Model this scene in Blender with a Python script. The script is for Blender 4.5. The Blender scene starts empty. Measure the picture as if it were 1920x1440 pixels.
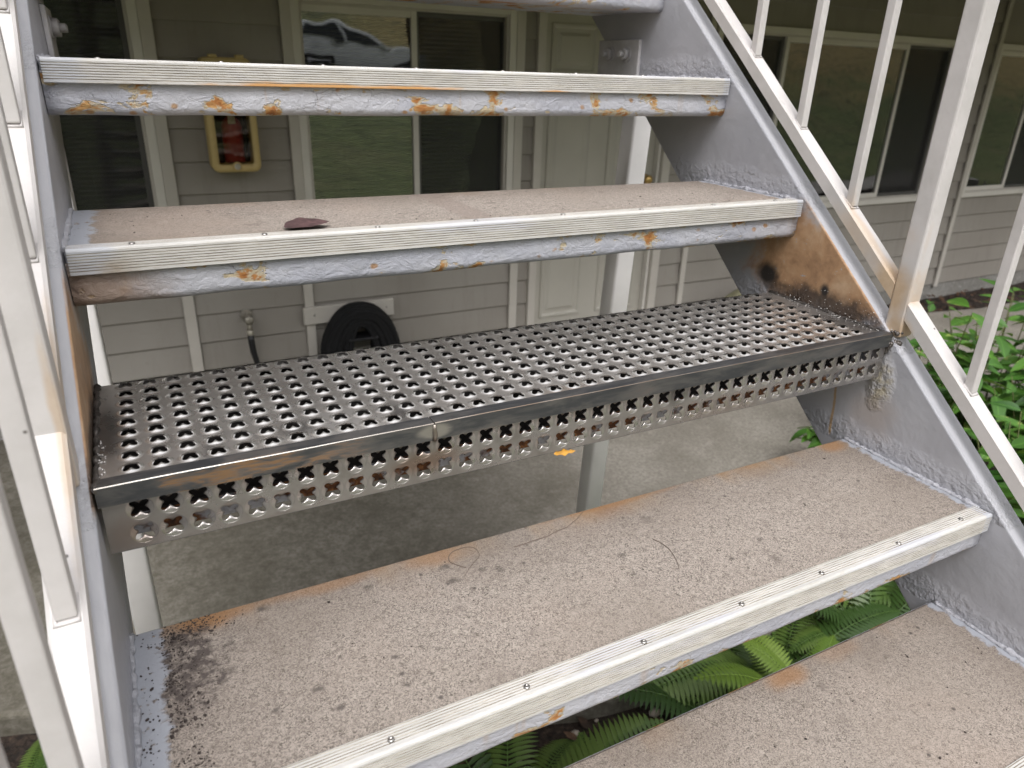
import bpy, bmesh, math, random
from mathutils import Vector, Matrix, Euler, noise as mnoise

random.seed(7)
scene = bpy.context.scene
COL = scene.collection

# ------------------------------------------------------------------ camera
CAM = Vector((0.06844, -0.64925, 0.36799))
Rr = Vector((0.88766, -0.45945, 0.03102)); Rd = Vector((-0.15844, -0.36796, -0.91624)); Rf = Vector((0.43238, 0.80840, -0.39942))
cd = bpy.data.cameras.new('camera'); cam = bpy.data.objects.new('camera', cd); COL.objects.link(cam)
mw = Matrix((( Rr.x, -Rd.x, -Rf.x, CAM.x), (Rr.y, -Rd.y, -Rf.y, CAM.y), (Rr.z, -Rd.z, -Rf.z, CAM.z), (0, 0, 0, 1)))
cam.matrix_world = mw
cd.sensor_width = 36; cd.sensor_fit = 'HORIZONTAL'; cd.lens = 1356.04 / 1920 * 36
cd.clip_start = 0.01; cd.clip_end = 500
cd.dof.use_dof = True; cd.dof.focus_distance = 0.92; cd.dof.aperture_fstop = 7.5
scene.camera = cam

# ------------------------------------------------------------------ sky, sun, exposure
SUN_EL, SUN_AZ = math.radians(56), math.radians(195)     # azimuth from +y, clockwise
wd = bpy.data.worlds.new('World'); scene.world = wd; wd.use_nodes = True
wn = wd.node_tree; wn.nodes.clear()
sky = wn.nodes.new('ShaderNodeTexSky'); sky.sky_type = 'NISHITA'; sky.sun_disc = False
sky.sun_elevation = SUN_EL; sky.sun_rotation = SUN_AZ; sky.air_density = 1.0; sky.dust_density = 4.0; sky.ozone_density = 1.0
hs = wn.nodes.new('ShaderNodeHueSaturation'); hs.inputs['Saturation'].default_value = 0.10
bg = wn.nodes.new('ShaderNodeBackground'); bg.inputs['Strength'].default_value = 0.15
wo = wn.nodes.new('ShaderNodeOutputWorld')
geo = wn.nodes.new('ShaderNodeTexCoord'); sx = wn.nodes.new('ShaderNodeSeparateXYZ'); wn.links.new(geo.outputs['Generated'], sx.inputs[0])
mrn = wn.nodes.new('ShaderNodeMapRange'); wn.links.new(sx.outputs[2], mrn.inputs[0])
for i_, v_ in enumerate((0.0, 1.0, 0.55, 2.15)): mrn.inputs[i_ + 1].default_value = v_
vm = wn.nodes.new('ShaderNodeVectorMath'); vm.operation = 'SCALE'; wn.links.new(sky.outputs[0], hs.inputs['Color']); wn.links.new(hs.outputs[0], vm.inputs[0]); wn.links.new(mrn.outputs[0], vm.inputs['Scale']); tn = wn.nodes.new('ShaderNodeVectorMath'); tn.operation = 'MULTIPLY'; tn.inputs[1].default_value = (1.005, 0.995, 1.0); wn.links.new(vm.outputs[0], tn.inputs[0]); wn.links.new(tn.outputs[0], bg.inputs[0]); wn.links.new(bg.outputs[0], wo.inputs[0])
sl = bpy.data.lights.new('sun', 'SUN'); sl.energy = 0.8; sl.angle = math.radians(25); sl.color = (1.0, 0.965, 0.93)
so = bpy.data.objects.new('sun', sl); COL.objects.link(so)
sd = Vector((math.sin(SUN_AZ) * math.cos(SUN_EL), math.cos(SUN_AZ) * math.cos(SUN_EL), math.sin(SUN_EL)))
so.rotation_euler = (-sd).to_track_quat('-Z', 'Y').to_euler()
vs = scene.view_settings
vs.view_transform = 'Standard'; vs.look = 'None'; vs.gamma = 1.0; vs.use_curve_mapping = False; vs.exposure = 0.10
scene.render.engine = 'CYCLES'
scene.cycles.use_denoising = True
scene.cycles.max_bounces = 7; scene.cycles.diffuse_bounces = 4; scene.cycles.glossy_bounces = 4; scene.cycles.transparent_max_bounces = 12
scene.cycles.caustics_reflective = False; scene.cycles.caustics_refractive = False

# ------------------------------------------------------------------ dimensions (metres)
W = 1.07; R = 0.18058; T = 0.21126; DEP = 0.254
SL = 0.845; STOP = 0.006; SBOT = -0.280
GZ = -1.25          # patio top
WY = 3.0            # wall plane
CEIL = 1.0

# ------------------------------------------------------------------ node helpers
class MT:
    def __init__(s, name):
        s.m = bpy.data.materials.new(name); s.m.use_nodes = True
        s.t = s.m.node_tree; s.t.nodes.clear()
        s.out = s.t.nodes.new('ShaderNodeOutputMaterial')
        s._pos = None; s._obj = None
    def lk(s, v, sock):
        if isinstance(v, bpy.types.NodeSocket): s.t.links.new(v, sock)
        elif v is not None:
            if sock.type == 'RGBA' and not isinstance(v, (int, float)) and len(v) == 3: v = (*v, 1)
            if sock.type == 'RGBA' and isinstance(v, (int, float)): v = (v, v, v, 1)
            sock.default_value = v
    def pos(s):
        if not s._pos: s._pos = s.t.nodes.new('ShaderNodeNewGeometry').outputs['Position']
        return s._pos
    def obj(s):
        if not s._obj: s._obj = s.t.nodes.new('ShaderNodeTexCoord').outputs['Object']
        return s._obj
    def rnd(s): return s.t.nodes.new('ShaderNodeObjectInfo').outputs['Random']
    def sep(s, v):
        n = s.t.nodes.new('ShaderNodeSeparateXYZ'); s.lk(v, n.inputs[0]); return n.outputs
    def comb(s, x, y, z):
        n = s.t.nodes.new('ShaderNodeCombineXYZ'); s.lk(x, n.inputs[0]); s.lk(y, n.inputs[1]); s.lk(z, n.inputs[2]); return n.outputs[0]
    def vscale(s, v, sc):
        n = s.t.nodes.new('ShaderNodeVectorMath'); n.operation = 'MULTIPLY'; s.lk(v, n.inputs[0]); n.inputs[1].default_value = sc; return n.outputs[0]
    def noise(s, v, scale, detail=3, rough=0.55, dist=0.0, col=False):
        n = s.t.nodes.new('ShaderNodeTexNoise'); s.lk(v, n.inputs['Vector']); n.inputs['Scale'].default_value = scale
        n.inputs['Detail'].default_value = detail; n.inputs['Roughness'].default_value = rough; n.inputs['Distortion'].default_value = dist
        return n.outputs['Color'] if col else n.outputs['Fac']
    def vor(s, v, scale, feat='F1', out='Distance', rnd=1.0):
        n = s.t.nodes.new('ShaderNodeTexVoronoi'); n.feature = feat; s.lk(v, n.inputs['Vector']); n.inputs['Scale'].default_value = scale
        n.inputs['Randomness'].default_value = rnd
        return n.outputs[out]
    def mr(s, f, a, b, c=0.0, d=1.0, smooth=True):
        n = s.t.nodes.new('ShaderNodeMapRange'); n.interpolation_type = 'SMOOTHSTEP' if smooth else 'LINEAR'
        s.lk(f, n.inputs[0]); n.inputs[1].default_value = a; n.inputs[2].default_value = b; n.inputs[3].default_value = c; n.inputs[4].default_value = d
        return n.outputs[0]
    def ma(s, op, a, b=None, clamp=False):
        n = s.t.nodes.new('ShaderNodeMath'); n.operation = op; n.use_clamp = clamp; s.lk(a, n.inputs[0])
        if b is not None: s.lk(b, n.inputs[1])
        return n.outputs[0]
    def mix(s, f, a, b, mode='MIX'):
        n = s.t.nodes.new('ShaderNodeMix'); n.data_type = 'RGBA'; n.blend_type = mode
        s.lk(f, n.inputs[0]); s.lk(a, n.inputs[6]); s.lk(b, n.inputs[7]); return n.outputs[2]
    def ramp(s, f, stops):
        n = s.t.nodes.new('ShaderNodeValToRGB'); s.lk(f, n.inputs[0]); e = n.color_ramp.elements
        while len(e) < len(stops): e.new(0.5)
        for i, (p, c) in enumerate(stops): e[i].position = p; e[i].color = (*c, 1)
        return n.outputs[0]
    def blob(s, v, c, r, nz=None, k=0.6, a=0.6, b=1.1):
        n = s.t.nodes.new('ShaderNodeVectorMath'); n.operation = 'SUBTRACT'; s.lk(v, n.inputs[0]); n.inputs[1].default_value = c
        d = s.t.nodes.new('ShaderNodeVectorMath'); d.operation = 'DIVIDE'; s.lk(n.outputs[0], d.inputs[0]); d.inputs[1].default_value = r
        l = s.t.nodes.new('ShaderNodeVectorMath'); l.operation = 'LENGTH'; s.lk(d.outputs[0], l.inputs[0])
        f = l.outputs['Value']
        if nz is not None: f = s.ma('ADD', f, s.ma('MULTIPLY', s.ma('SUBTRACT', nz, 0.5), 2 * k))
        return s.mr(f, a, b, 1.0, 0.0)
    def bump(s, h, strength=0.5, dist=0.002, nrm=None):
        n = s.t.nodes.new('ShaderNodeBump'); s.lk(h, n.inputs['Height']); n.inputs['Strength'].default_value = strength; n.inputs['Distance'].default_value = dist
        if nrm is not None: s.lk(nrm, n.inputs['Normal'])
        return n.outputs[0]
    def bsdf(s, col, rough=0.6, metal=0.0, nrm=None, spec=None, **kw):
        n = s.t.nodes.new('ShaderNodeBsdfPrincipled'); s.lk(col, n.inputs['Base Color']); s.lk(rough, n.inputs['Roughness']); s.lk(metal, n.inputs['Metallic'])
        if nrm is not None: s.lk(nrm, n.inputs['Normal'])
        if spec is not None: s.lk(spec, n.inputs['Specular IOR Level'])
        for k, v in kw.items(): s.lk(v, n.inputs[k])
        return n.outputs[0]
    def done(s, sh):
        s.t.links.new(sh, s.out.inputs[0]); return s.m

def simple(name, col, rough=0.6, var=0.12, nscale=8, bump=0.0, bscale=60, metal=0.0, bdist=0.002):
    t = MT(name); n = t.noise(t.pos(), nscale, 4)
    c = t.mix(t.mr(n, 0.3, 0.7), tuple(x * (1 - var) for x in col), tuple(min(1, x * (1 + var)) for x in col))
    nr = t.bump(t.noise(t.pos(), bscale, 4), bump, bdist) if bump else None
    return t.done(t.bsdf(c, rough, metal, nr))

M = {}
RUST_HI = (0.50, 0.19, 0.035); RUST_LO = (0.16, 0.055, 0.02); OCHRE = (0.55, 0.40, 0.19)

SMUDGE = [(0.243, 0.009, 0.0054), (0.336, 0.008, 0.0064), (0.335, -0.020, 0.0074), (0.394, -0.023, 0.0077), (0.375, -0.017, 0.0051), (0.156, -0.111, 0.0071), (0.171, -0.143, 0.0049), (0.236, -0.143, 0.0046), (0.236, -0.105, 0.0038), (0.279, -0.112, 0.0033), (0.128, 0.026, 0.0057), (0.544, -0.064, 0.0053), (0.537, -0.101, 0.0039), (0.117, -0.120, 0.0044), (0.728, -0.112, 0.0042)]
def m_grit():
    t = MT('tread_grit'); P = t.pos(); o = t.sep(t.obj()); p = t.sep(P)
    fine = t.noise(P, 300, 3, 0.6, 2.0); fine2 = t.noise(P, 190, 3, 0.6, 0.8); big = t.noise(P, 5, 4); mid = t.noise(P, 26, 4)
    c = t.mix(t.mr(fine, 0.36, 0.62), (0.095, 0.081, 0.069), (0.455, 0.396, 0.345))
    c = t.mix(t.mr(fine2, 0.35, 0.7), c, t.mix(0.5, c, (0.37, 0.32, 0.28)))
    c = t.mix(t.ma('MULTIPLY', t.mr(big, 0.42, 0.68), 0.45), c, (0.27, 0.228, 0.19))
    c = t.mix(t.ma('MULTIPLY', t.mr(mid, 0.55, 0.8), 0.35), c, (0.30, 0.25, 0.21))
    pk = t.mr(t.noise(P, 3.1, 3), 0.5, 0.75); c = t.mix(t.ma('MULTIPLY', pk, 0.35), c, (0.44, 0.335, 0.27))
    sm = t.mr(t.noise(P, 17, 5, 0.7), 0.58, 0.72); c = t.mix(t.ma('MULTIPLY', sm, t.ma('MULTIPLY', t.mr(fine2, 0.3, 0.6, 0.3, 1.0), 0.55)), c, (0.13, 0.105, 0.095))
    endd = t.ma('MAXIMUM', t.mr(p[0], 0.02, 0.26, 1, 0), t.mr(p[0], W - 0.16, W - 0.01)); backd = t.mr(o[1], 0.13, 0.25)
    wear = t.ma('MULTIPLY', t.ma('MAXIMUM', t.ma('MULTIPLY', endd, 0.8), backd), t.mr(t.noise(P, 9, 5, 0.7), 0.3, 0.65, 0.1, 1.0)); c = t.mix(t.ma('MULTIPLY', wear, 0.55), c, t.mix(fine, (0.085, 0.068, 0.058), (0.30, 0.245, 0.20)))
    s2 = t.vor(P, 19); s2c = t.sep(t.vor(P, 19, out='Color')); sm2 = t.ma('MULTIPLY', t.mr(t.ma('ADD', s2, t.ma('MULTIPLY', t.ma('SUBTRACT', mid, 0.5), 0.5)), 0.03, 0.20, 1, 0), t.mr(s2c[1], 0.66, 0.80)); c = t.mix(t.ma('MULTIPLY', sm2, 0.6), c, (0.11, 0.09, 0.08))
    # rust bleeding along the back edge
    be = t.mr(o[1], 0.205, 0.262, 0, 1)
    xr = t.noise(t.comb(t.ma('MULTIPLY', p[0], 1.0), t.ma('MULTIPLY', p[2], 3.0), 0), 6.5, 4, 0.6)
    rm = t.ma('MULTIPLY', be, t.mr(xr, 0.44, 0.66)); rm = t.ma('MULTIPLY', rm, t.mr(mid, 0.2, 0.6, 0.5, 1.0))
    rc = t.ramp(xr, [(0.45, (0.40, 0.30, 0.18)), (0.58, (0.38, 0.22, 0.09)), (0.72, (0.27, 0.125, 0.045))])
    dn = t.ma('MULTIPLY', t.blob(P, (0, 0.1, -R), (9, 0.6, 0.05)), 1.0)
    c = t.mix(t.ma('MULTIPLY', rm, t.ma('ADD', t.ma('MULTIPLY', dn, 0.55), 0.25)), c, rc)
    for (bc, br, st) in [((0.075, 0.036, -R), (0.05, 0.02, 0.03), 0.9), ((0.33, 0.036, -R), (0.05, 0.028, 0.03), 0.55), ((0.20, 0.038, -R), (0.08, 0.018, 0.03), 0.55),
                         ((0.745, -0.182, -2 * R), (0.036, 0.020, 0.03), 0.75), ((0.85, -0.175, -2 * R), (0.05, 0.02, 0.03), 0.3), ((1.03, 0.03, -R), (0.03, 0.02, 0.03), 0.75), ((0.60, 0.04, -R), (0.12, 0.012, 0.03), 0.6)]:
        b = t.blob(P, bc, br, mid, 0.5, 0.35, 1.25); c = t.mix(t.ma('MULTIPLY', b, st), c, t.mix(fine, (0.22, 0.10, 0.04), (0.43, 0.25, 0.12)))
    # black grime drift by the left end of the lower treads and spots
    gr = t.blob(P, (0.05, -0.03, -R), (0.045, 0.075, 0.04), t.noise(P, 45, 4), 0.9, 0.5, 1.0)
    c = t.mix(t.ma('MULTIPLY', gr, t.mr(t.noise(P, 130, 3), 0.36, 0.58, 0.15, 0.9)), c, (0.075, 0.06, 0.055))
    sp = t.vor(P, 42); sps = t.vor(P, 42, out='Color'); spm = t.ma('MULTIPLY', t.mr(sp, 0.05, 0.16, 1, 0), t.mr(t.sep(sps)[0], 0.72, 0.80))
    c = t.mix(t.ma('MULTIPLY', spm, 0.8), c, (0.07, 0.058, 0.053))
    for bx_, by_, br_ in SMUDGE:
        b = t.blob(P, (bx_, by_, -R), (br_ * 1.5, br_ * 1.1, 0.02), t.noise(P, 110, 3), 0.9, 0.25, 1.0); c = t.mix(t.ma('MULTIPLY', b, t.mr(fine2, 0.35, 0.6, 0.25, 0.75)), c, (0.075, 0.062, 0.056))
    # old repaired seam across the middle of the upper tread
    sx = t.ma('ADD', p[0], t.ma('MULTIPLY', t.ma('SUBTRACT', mid, 0.5), 0.012))
    seam = t.ma('MULTIPLY', t.mr(t.ma('ABSOLUTE', t.ma('SUBTRACT', sx, 0.495)), 0.018, 0.026, 1, 0), t.blob(P, (0.5, 0.33, R), (0.3, 0.2, 0.05), None, 0, 0.9, 1.0))
    c = t.mix(t.ma('MULTIPLY', seam, 0.45), c, (0.24, 0.19, 0.165))
    # brushed-over grey-blue paint at both ends
    jag = t.ma('ADD', t.ma('MULTIPLY', t.ma('SUBTRACT', t.noise(t.comb(p[0], t.ma('MULTIPLY', p[1], 1.6), p[2]), 30, 5, 0.7), 0.5), 0.045), p[0])
    pa = t.ma('MAXIMUM', t.mr(jag, 0.024, 0.031, 1, 0), t.mr(jag, W - 0.016, W - 0.009, 0, 1))
    chip = t.mr(t.noise(P, 55, 4, 0.65), 0.60, 0.66, 1, 0); pa = t.ma('MULTIPLY', pa, chip)
    c = t.mix(pa, c, (0.36, 0.375, 0.415))
    h = t.ma('ADD', t.ma('MULTIPLY', fine, 1.0), t.ma('MULTIPLY', fine2, 0.6)); h = t.mix(pa, h, t.ma('MULTIPLY', fine2, 0.35))
    return t.done(t.bsdf(c, t.mix(pa, 0.92, 0.45), 0, t.bump(h, 0.75, 0.0016)))
M['grit'] = m_grit()

def paint_common(t, P):
    lum = t.noise(P, 150, 3, 0.5); wr = t.noise(P, 38, 4, 0.6, 0.6)
    return lum, wr

def m_pan():
    t = MT('pan_paint'); P = t.pos(); p = t.sep(P); o = t.sep(t.obj())
    q = t.vscale(P, (1.0, 1.0, 1.7))
    n1 = t.noise(q, 16, 5, 0.62, 0.3); n2 = t.noise(q, 60, 4, 0.6); n3 = t.noise(q, 6, 3)
    base = t.mix(t.mr(n3, 0.35, 0.65), (0.42, 0.43, 0.49), (0.50, 0.505, 0.55))
    base = t.mix(t.ma('MULTIPLY', t.mr(n2, 0.5, 0.8), 0.35), base, (0.55, 0.55, 0.57))
    lowb = t.mr(o[2], -0.062, -0.040, 0.055, 0.0)
    topb = t.mr(o[2], -0.034, -0.026, 0.0, 0.03)
    f = t.ma('ADD', n1, t.ma('ADD', lowb, topb))
    peel = t.mr(f, 0.57, 0.60); rust = t.mr(t.ma('ADD', f, t.ma('MULTIPLY', t.ma('SUBTRACT', n2, 0.5), 0.22)), 0.60, 0.65)
    c = t.mix(peel, base, t.mix(n2, (0.50, 0.40, 0.24), (0.50, 0.46, 0.38)))
    sv = t.vor(t.vscale(P, (1, 1, 1.3)), 42); sr_ = t.sep(t.vor(t.vscale(P, (1, 1, 1.3)), 42, out='Color')); spot = t.ma('MULTIPLY', t.mr(t.ma('ADD', sv, t.ma('MULTIPLY', t.ma('SUBTRACT', n2, 0.5), 0.5)), 0.10, 0.26, 1, 0), t.mr(sr_[0], 0.80, 0.84))
    c = t.mix(t.ma('MULTIPLY', spot, 0.85), c, t.mix(n2, (0.28, 0.12, 0.04), (0.52, 0.33, 0.14)))
    c = t.mix(rust, c, t.ramp(n2, [(0.3, RUST_LO), (0.48, (0.40, 0.17, 0.05)), (0.7, (0.52, 0.32, 0.13))]))
    dq = t.noise(t.comb(t.ma('MULTIPLY', p[0], 34.0), p[1], t.ma('MULTIPLY', p[2], 3.0)), 1.0, 3, 0.6); dm = t.ma('MULTIPLY', t.ma('MULTIPLY', t.mr(dq, 0.60, 0.72), t.mr(n3, 0.42, 0.6)), t.mr(o[2], -0.062, -0.03, 0.35, 1.0)); c = t.mix(t.ma('MULTIPLY', dm, 0.5), c, (0.42, 0.27, 0.13))
    # heat-browned corner beside the freshly welded tread
    bl = t.blob(P, (0.0, T + 0.01, R - 0.05), (0.11, 0.05, 0.06), n1, 0.7, 0.3, 1.1)
    c = t.mix(t.ma('MULTIPLY', bl, 0.75), c, (0.27, 0.17, 0.10))
    wq = t.t.nodes.new('ShaderNodeVectorMath'); wq.operation = 'ADD'; t.lk(q, wq.inputs[0]); t.lk(t.vscale(t.noise(q, 40, 4, col=True), (0.03, 0.03, 0.03)), wq.inputs[1])
    crk = t.vor(wq.outputs[0], 26, 'DISTANCE_TO_EDGE')
    crm = t.ma('MULTIPLY', t.mr(crk, 0.0, 0.012, 1, 0), t.mr(t.noise(P, 11, 2), 0.56, 0.62)); c = t.mix(t.ma('MULTIPLY', crm, 0.4), c, (0.16, 0.13, 0.12))
    h = t.ma('ADD', t.ma('MULTIPLY', t.noise(q, 34, 5, 0.65, 0.8), 1.0), t.ma('MULTIPLY', t.noise(P, 150, 3), 0.3))
    h = t.ma('SUBTRACT', h, t.ma('MULTIPLY', peel, 0.25)); h = t.ma('SUBTRACT', h, t.ma('MULTIPLY', crm, 0.3))
    return t.done(t.bsdf(c, t.mix(rust, 0.42, 0.9), 0, t.bump(h, 0.8, 0.005)))
M['pan'] = m_pan()

def m_nosing():
    t = MT('nosing_aluminium'); P = t.pos(); p = t.sep(P)
    q = t.vscale(P, (1, 6, 6)); n = t.noise(q, 9, 4, 0.6); n2 = t.noise(t.vscale(P, (1, 8, 8)), 70, 4, 0.65)
    c = t.mix(t.mr(n, 0.35, 0.7), (0.62, 0.605, 0.58), (0.52, 0.51, 0.485))
    c = t.mix(t.ma('MULTIPLY', t.mr(n2, 0.50, 0.72), 0.55), c, (0.42, 0.375, 0.30))
    lav = t.mr(t.noise(q, 4.2, 3), 0.58, 0.66); c = t.mix(t.ma('MULTIPLY', lav, 0.5), c, (0.56, 0.57, 0.64))
    for (bc, br, st) in [((0.33, 2 * T, 2 * R - 0.025), (0.16, 0.03, 0.0075), 0.9), ((0.47, 2 * T, 2 * R - 0.025), (0.08, 0.03, 0.006), 0.9), ((0.70, 2 * T, 2 * R - 0.026), (0.05, 0.03, 0.004), 0.8)]:
        b = t.blob(P, bc, br, t.noise(q, 22, 4), 0.7, 0.4, 1.0); c = t.mix(t.ma('MULTIPLY', b, st), c, t.mix(n2, (0.52, 0.19, 0.03), (0.70, 0.42, 0.14)))
    bl = t.blob(P, (0.0, T, R - 0.02), (0.075, 0.03, 0.018), n2, 0.5, 0.3, 1.1); c = t.mix(t.ma('MULTIPLY', bl, 0.75), c, (0.28, 0.19, 0.11))
    e = t.ma('MAXIMUM', t.mr(t.ma('ADD', p[0], t.ma('MULTIPLY', t.ma('SUBTRACT', n, 0.5), 0.06)), 0.03, 0.05, 1, 0), t.mr(p[0], W - 0.02, W - 0.014, 0, 1))
    c = t.mix(t.ma('MULTIPLY', e, 0.8), c, (0.50, 0.52, 0.57))
    h = t.noise(P, 260, 3)
    return t.done(t.bsdf(c, 0.55, 0.0, t.bump(h, 0.3, 0.001)))
M['nosing'] = m_nosing()
def m_groove():
    t = MT('nosing_groove_grime'); P = t.pos(); n = t.noise(t.vscale(P, (1, 6, 6)), 30, 4)
    return t.done(t.bsdf(t.mix(t.mr(n, 0.35, 0.7), (0.27, 0.225, 0.165), (0.60, 0.555, 0.48)), 0.7))
M['groove'] = m_groove()

def m_stringer():
    t = MT('stringer_paint'); P = t.pos(); p = t.sep(P)
    n3 = t.noise(P, 4.5, 3); n2 = t.noise(P, 55, 4, 0.6); n1 = t.noise(P, 15, 5, 0.65, 0.4)
    c = t.mix(t.mr(n3, 0.35, 0.65), (0.375, 0.378, 0.412), (0.445, 0.447, 0.482))
    c = t.mix(t.ma('MULTIPLY', t.mr(n1, 0.6, 0.75), 0.3), c, (0.50, 0.50, 0.53))
    fl = t.ma('MAXIMUM', t.mr(p[0], W + 0.0015, W + 0.004), t.mr(p[0], -0.004, -0.0015, 1, 0)); c = t.mix(t.ma('MULTIPLY', fl, t.mr(t.noise(t.vscale(P, (6, 1, 1)), 20, 4), 0.3, 0.6, 0.35, 0.9)), c, (0.50, 0.50, 0.53))
    # heat-scorched brown patches either side of the new tread
    bx = t.blob(P, (W, 0.160, 0.085), (0.2, 0.185, 0.105), n1, 0.55, 0.62, 1.02)
    lx = t.blob(P, (0.0, 0.10, 0.07), (0.02, 0.22, 0.11), n1, 0.5, 0.62, 1.02)
    web = t.ma('MULTIPLY', t.mr(p[0], W + 0.0015, W + 0.003, 1, 0), t.mr(p[0], -0.003, -0.0015)); bx = t.ma('MULTIPLY', bx, web); lx = t.ma('MULTIPLY', lx, web)
    brown = t.ramp(t.ma('ADD', t.ma('MULTIPLY', n1, 0.7), t.ma('MULTIPLY', n2, 0.3)), [(0.3, (0.23, 0.115, 0.05)), (0.5, (0.46, 0.26, 0.125)), (0.68, (0.58, 0.39, 0.235))])
    flake = t.mr(n2, 0.66, 0.70, 1, 0)
    c = t.mix(t.ma('MULTIPLY', t.ma('MAXIMUM', bx, lx), t.ma('MULTIPLY', flake, 0.92)), c, brown)
    # soot just above the weld and two burn holes
    soot = t.blob(P, (W, 0.14, 0.022), (0.2, 0.165, 0.030), t.noise(P, 32, 4, 0.65), 0.55, 0.45, 1.05)
    lsoot = t.blob(P, (0.0, 0.10, 0.012), (0.03, 0.20, 0.030), t.noise(P, 32, 4, 0.65), 0.5, 0.45, 1.05)
    soot = t.ma('MULTIPLY', soot, web); lsoot = t.ma('MULTIPLY', lsoot, web)
    c = t.mix(t.ma('MULTIPLY', t.ma('MAXIMUM', soot, lsoot), 0.9), c, (0.035, 0.028, 0.025))
    for bc, br in [((W, 0.262, 0.044), (0.1, 0.030, 0.024)), ((W, 0.138, 0.047), (0.1, 0.011, 0.014)), ((W, 0.010, -0.010), (0.1, 0.012, 0.016)), ((W, 0.075, 0.080), (0.002, 0.006, 0.0015))]:
        b = t.blob(P, bc, br, n1, 0.5, 0.45, 1.2); c = t.mix(b, c, (0.02, 0.016, 0.015))
    # spatter
    sv = t.vor(P, 210); scl = t.sep(t.vor(P, 210, out='Color'))[0]
    spt = t.ma('MULTIPLY', t.mr(sv, 0.12, 0.22, 1, 0), t.mr(scl, 0.78, 0.80)); spt = t.ma('MULTIPLY', spt, t.blob(P, (W, 0.12, 0.024), (0.2, 0.18, 0.036), None, 0, 0.7, 1.1))
    c = t.mix(spt, c, (0.75, 0.73, 0.70))
    # yellowed crusty paint under the corner
    cr = t.blob(P, (W, 0.002, -0.055), (0.1, 0.026, 0.055), n1, 0.5, 0.5, 1.05); c = t.mix(t.ma('MULTIPLY', cr, t.mr(n2, 0.4, 0.6, 0.2, 0.8)), c, (0.46, 0.41, 0.29))
    # thin rust run
    run = t.ma('ABSOLUTE', t.ma('SUBTRACT', t.ma('ADD', p[1], t.ma('MULTIPLY', t.ma('SUBTRACT', n1, 0.5), 0.015)), t.ma('ADD', 0.087, t.ma('MULTIPLY', p[2], 0.10))))
    runm = t.ma('MULTIPLY', t.mr(run, 0.0015, 0.0035, 1, 0), t.blob(P, (W, 0.07, -0.115), (0.1, 0.09, 0.075), None, 0, 0.9, 1.0))
    c = t.mix(t.ma('MULTIPLY', runm, 0.75), c, (0.40, 0.24, 0.08))
    tint = t.blob(P, (W, 0.0, -0.12), (0.1, 0.05, 0.05), n1, 0.6, 0.2, 1.1); c = t.mix(t.ma('MULTIPLY', tint, 0.35), c, (0.42, 0.32, 0.24))
    # lumpy brushed paint near each tread joint
    tz = t.ma('FRACT', t.ma('ADD', t.ma('DIVIDE', p[2], R), 0.06)); near = t.mr(t.ma('ADD', tz, t.ma('MULTIPLY', t.ma('SUBTRACT', n1, 0.5), 0.25)), 0.10, 0.30, 1.0, 0.0)
    lump = t.noise(P, 85, 4, 0.6); h = t.ma('MULTIPLY', lump, t.ma('ADD', t.ma('MULTIPLY', near, 1.7), 0.12))
    h = t.ma('ADD', h, t.ma('MULTIPLY', t.noise(P, 30, 3), 0.35)); h = t.ma('ADD', h, t.ma('MULTIPLY', cr, t.ma('MULTIPLY', lump, 2.2)))
    sheen = t.mix(t.ma('MAXIMUM', soot, bx), 0.36, 0.55)
    return t.done(t.bsdf(c, sheen, 0, t.bump(h, 0.8, 0.005)))
M['stringer'] = m_stringer()

def m_rail():
    t = MT('rail_white_paint'); P = t.pos(); n1 = t.noise(P, 14, 5, 0.6); n2 = t.noise(P, 70, 4); n3 = t.noise(P, 230, 3)
    c = t.mix(t.mr(n1, 0.35, 0.7), (0.655, 0.625, 0.615), (0.58, 0.555, 0.54))
    sc = t.vor(P, 60); scc = t.sep(t.vor(P, 60, out='Color'))[0]; chip = t.ma('MULTIPLY', t.mr(sc, 0.05, 0.13, 1, 0), t.mr(scc, 0.88, 0.90))
    c = t.mix(chip, c, (0.10, 0.085, 0.075))
    for bc, br, st in [((W + 0.02, 0.03, 0.075), (0.05, 0.05, 0.055), 0.85), ((W + 0.015, 0.10, 0.135), (0.012, 0.11, 0.09), 0.55), ((-0.012, 0.06, 0.06), (0.006, 0.16, 0.12), 0.6), ((W + 0.02, 0.0, 0.02), (0.05, 0.03, 0.03), 0.8)]:
        b = t.blob(P, bc, br, n1, 0.6, 0.4, 1.1); c = t.mix(t.ma('MULTIPLY', b, st), c, t.mix(n2, (0.45, 0.29, 0.15), (0.66, 0.50, 0.33)))
    h = t.ma('ADD', t.ma('MULTIPLY', n2, 0.9), t.ma('ADD', t.ma('MULTIPLY', n1, 1.0), t.ma('MULTIPLY', n3, 0.35)))
    c = t.mix(t.ma('MULTIPLY', t.mr(t.noise(P, 5, 5, 0.7), 0.5, 0.75), 0.3), c, (0.46, 0.43, 0.40))
    return t.done(t.bsdf(c, 0.5, 0, t.bump(h, 0.35, 0.0015)))
M['rail'] = m_rail()

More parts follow.
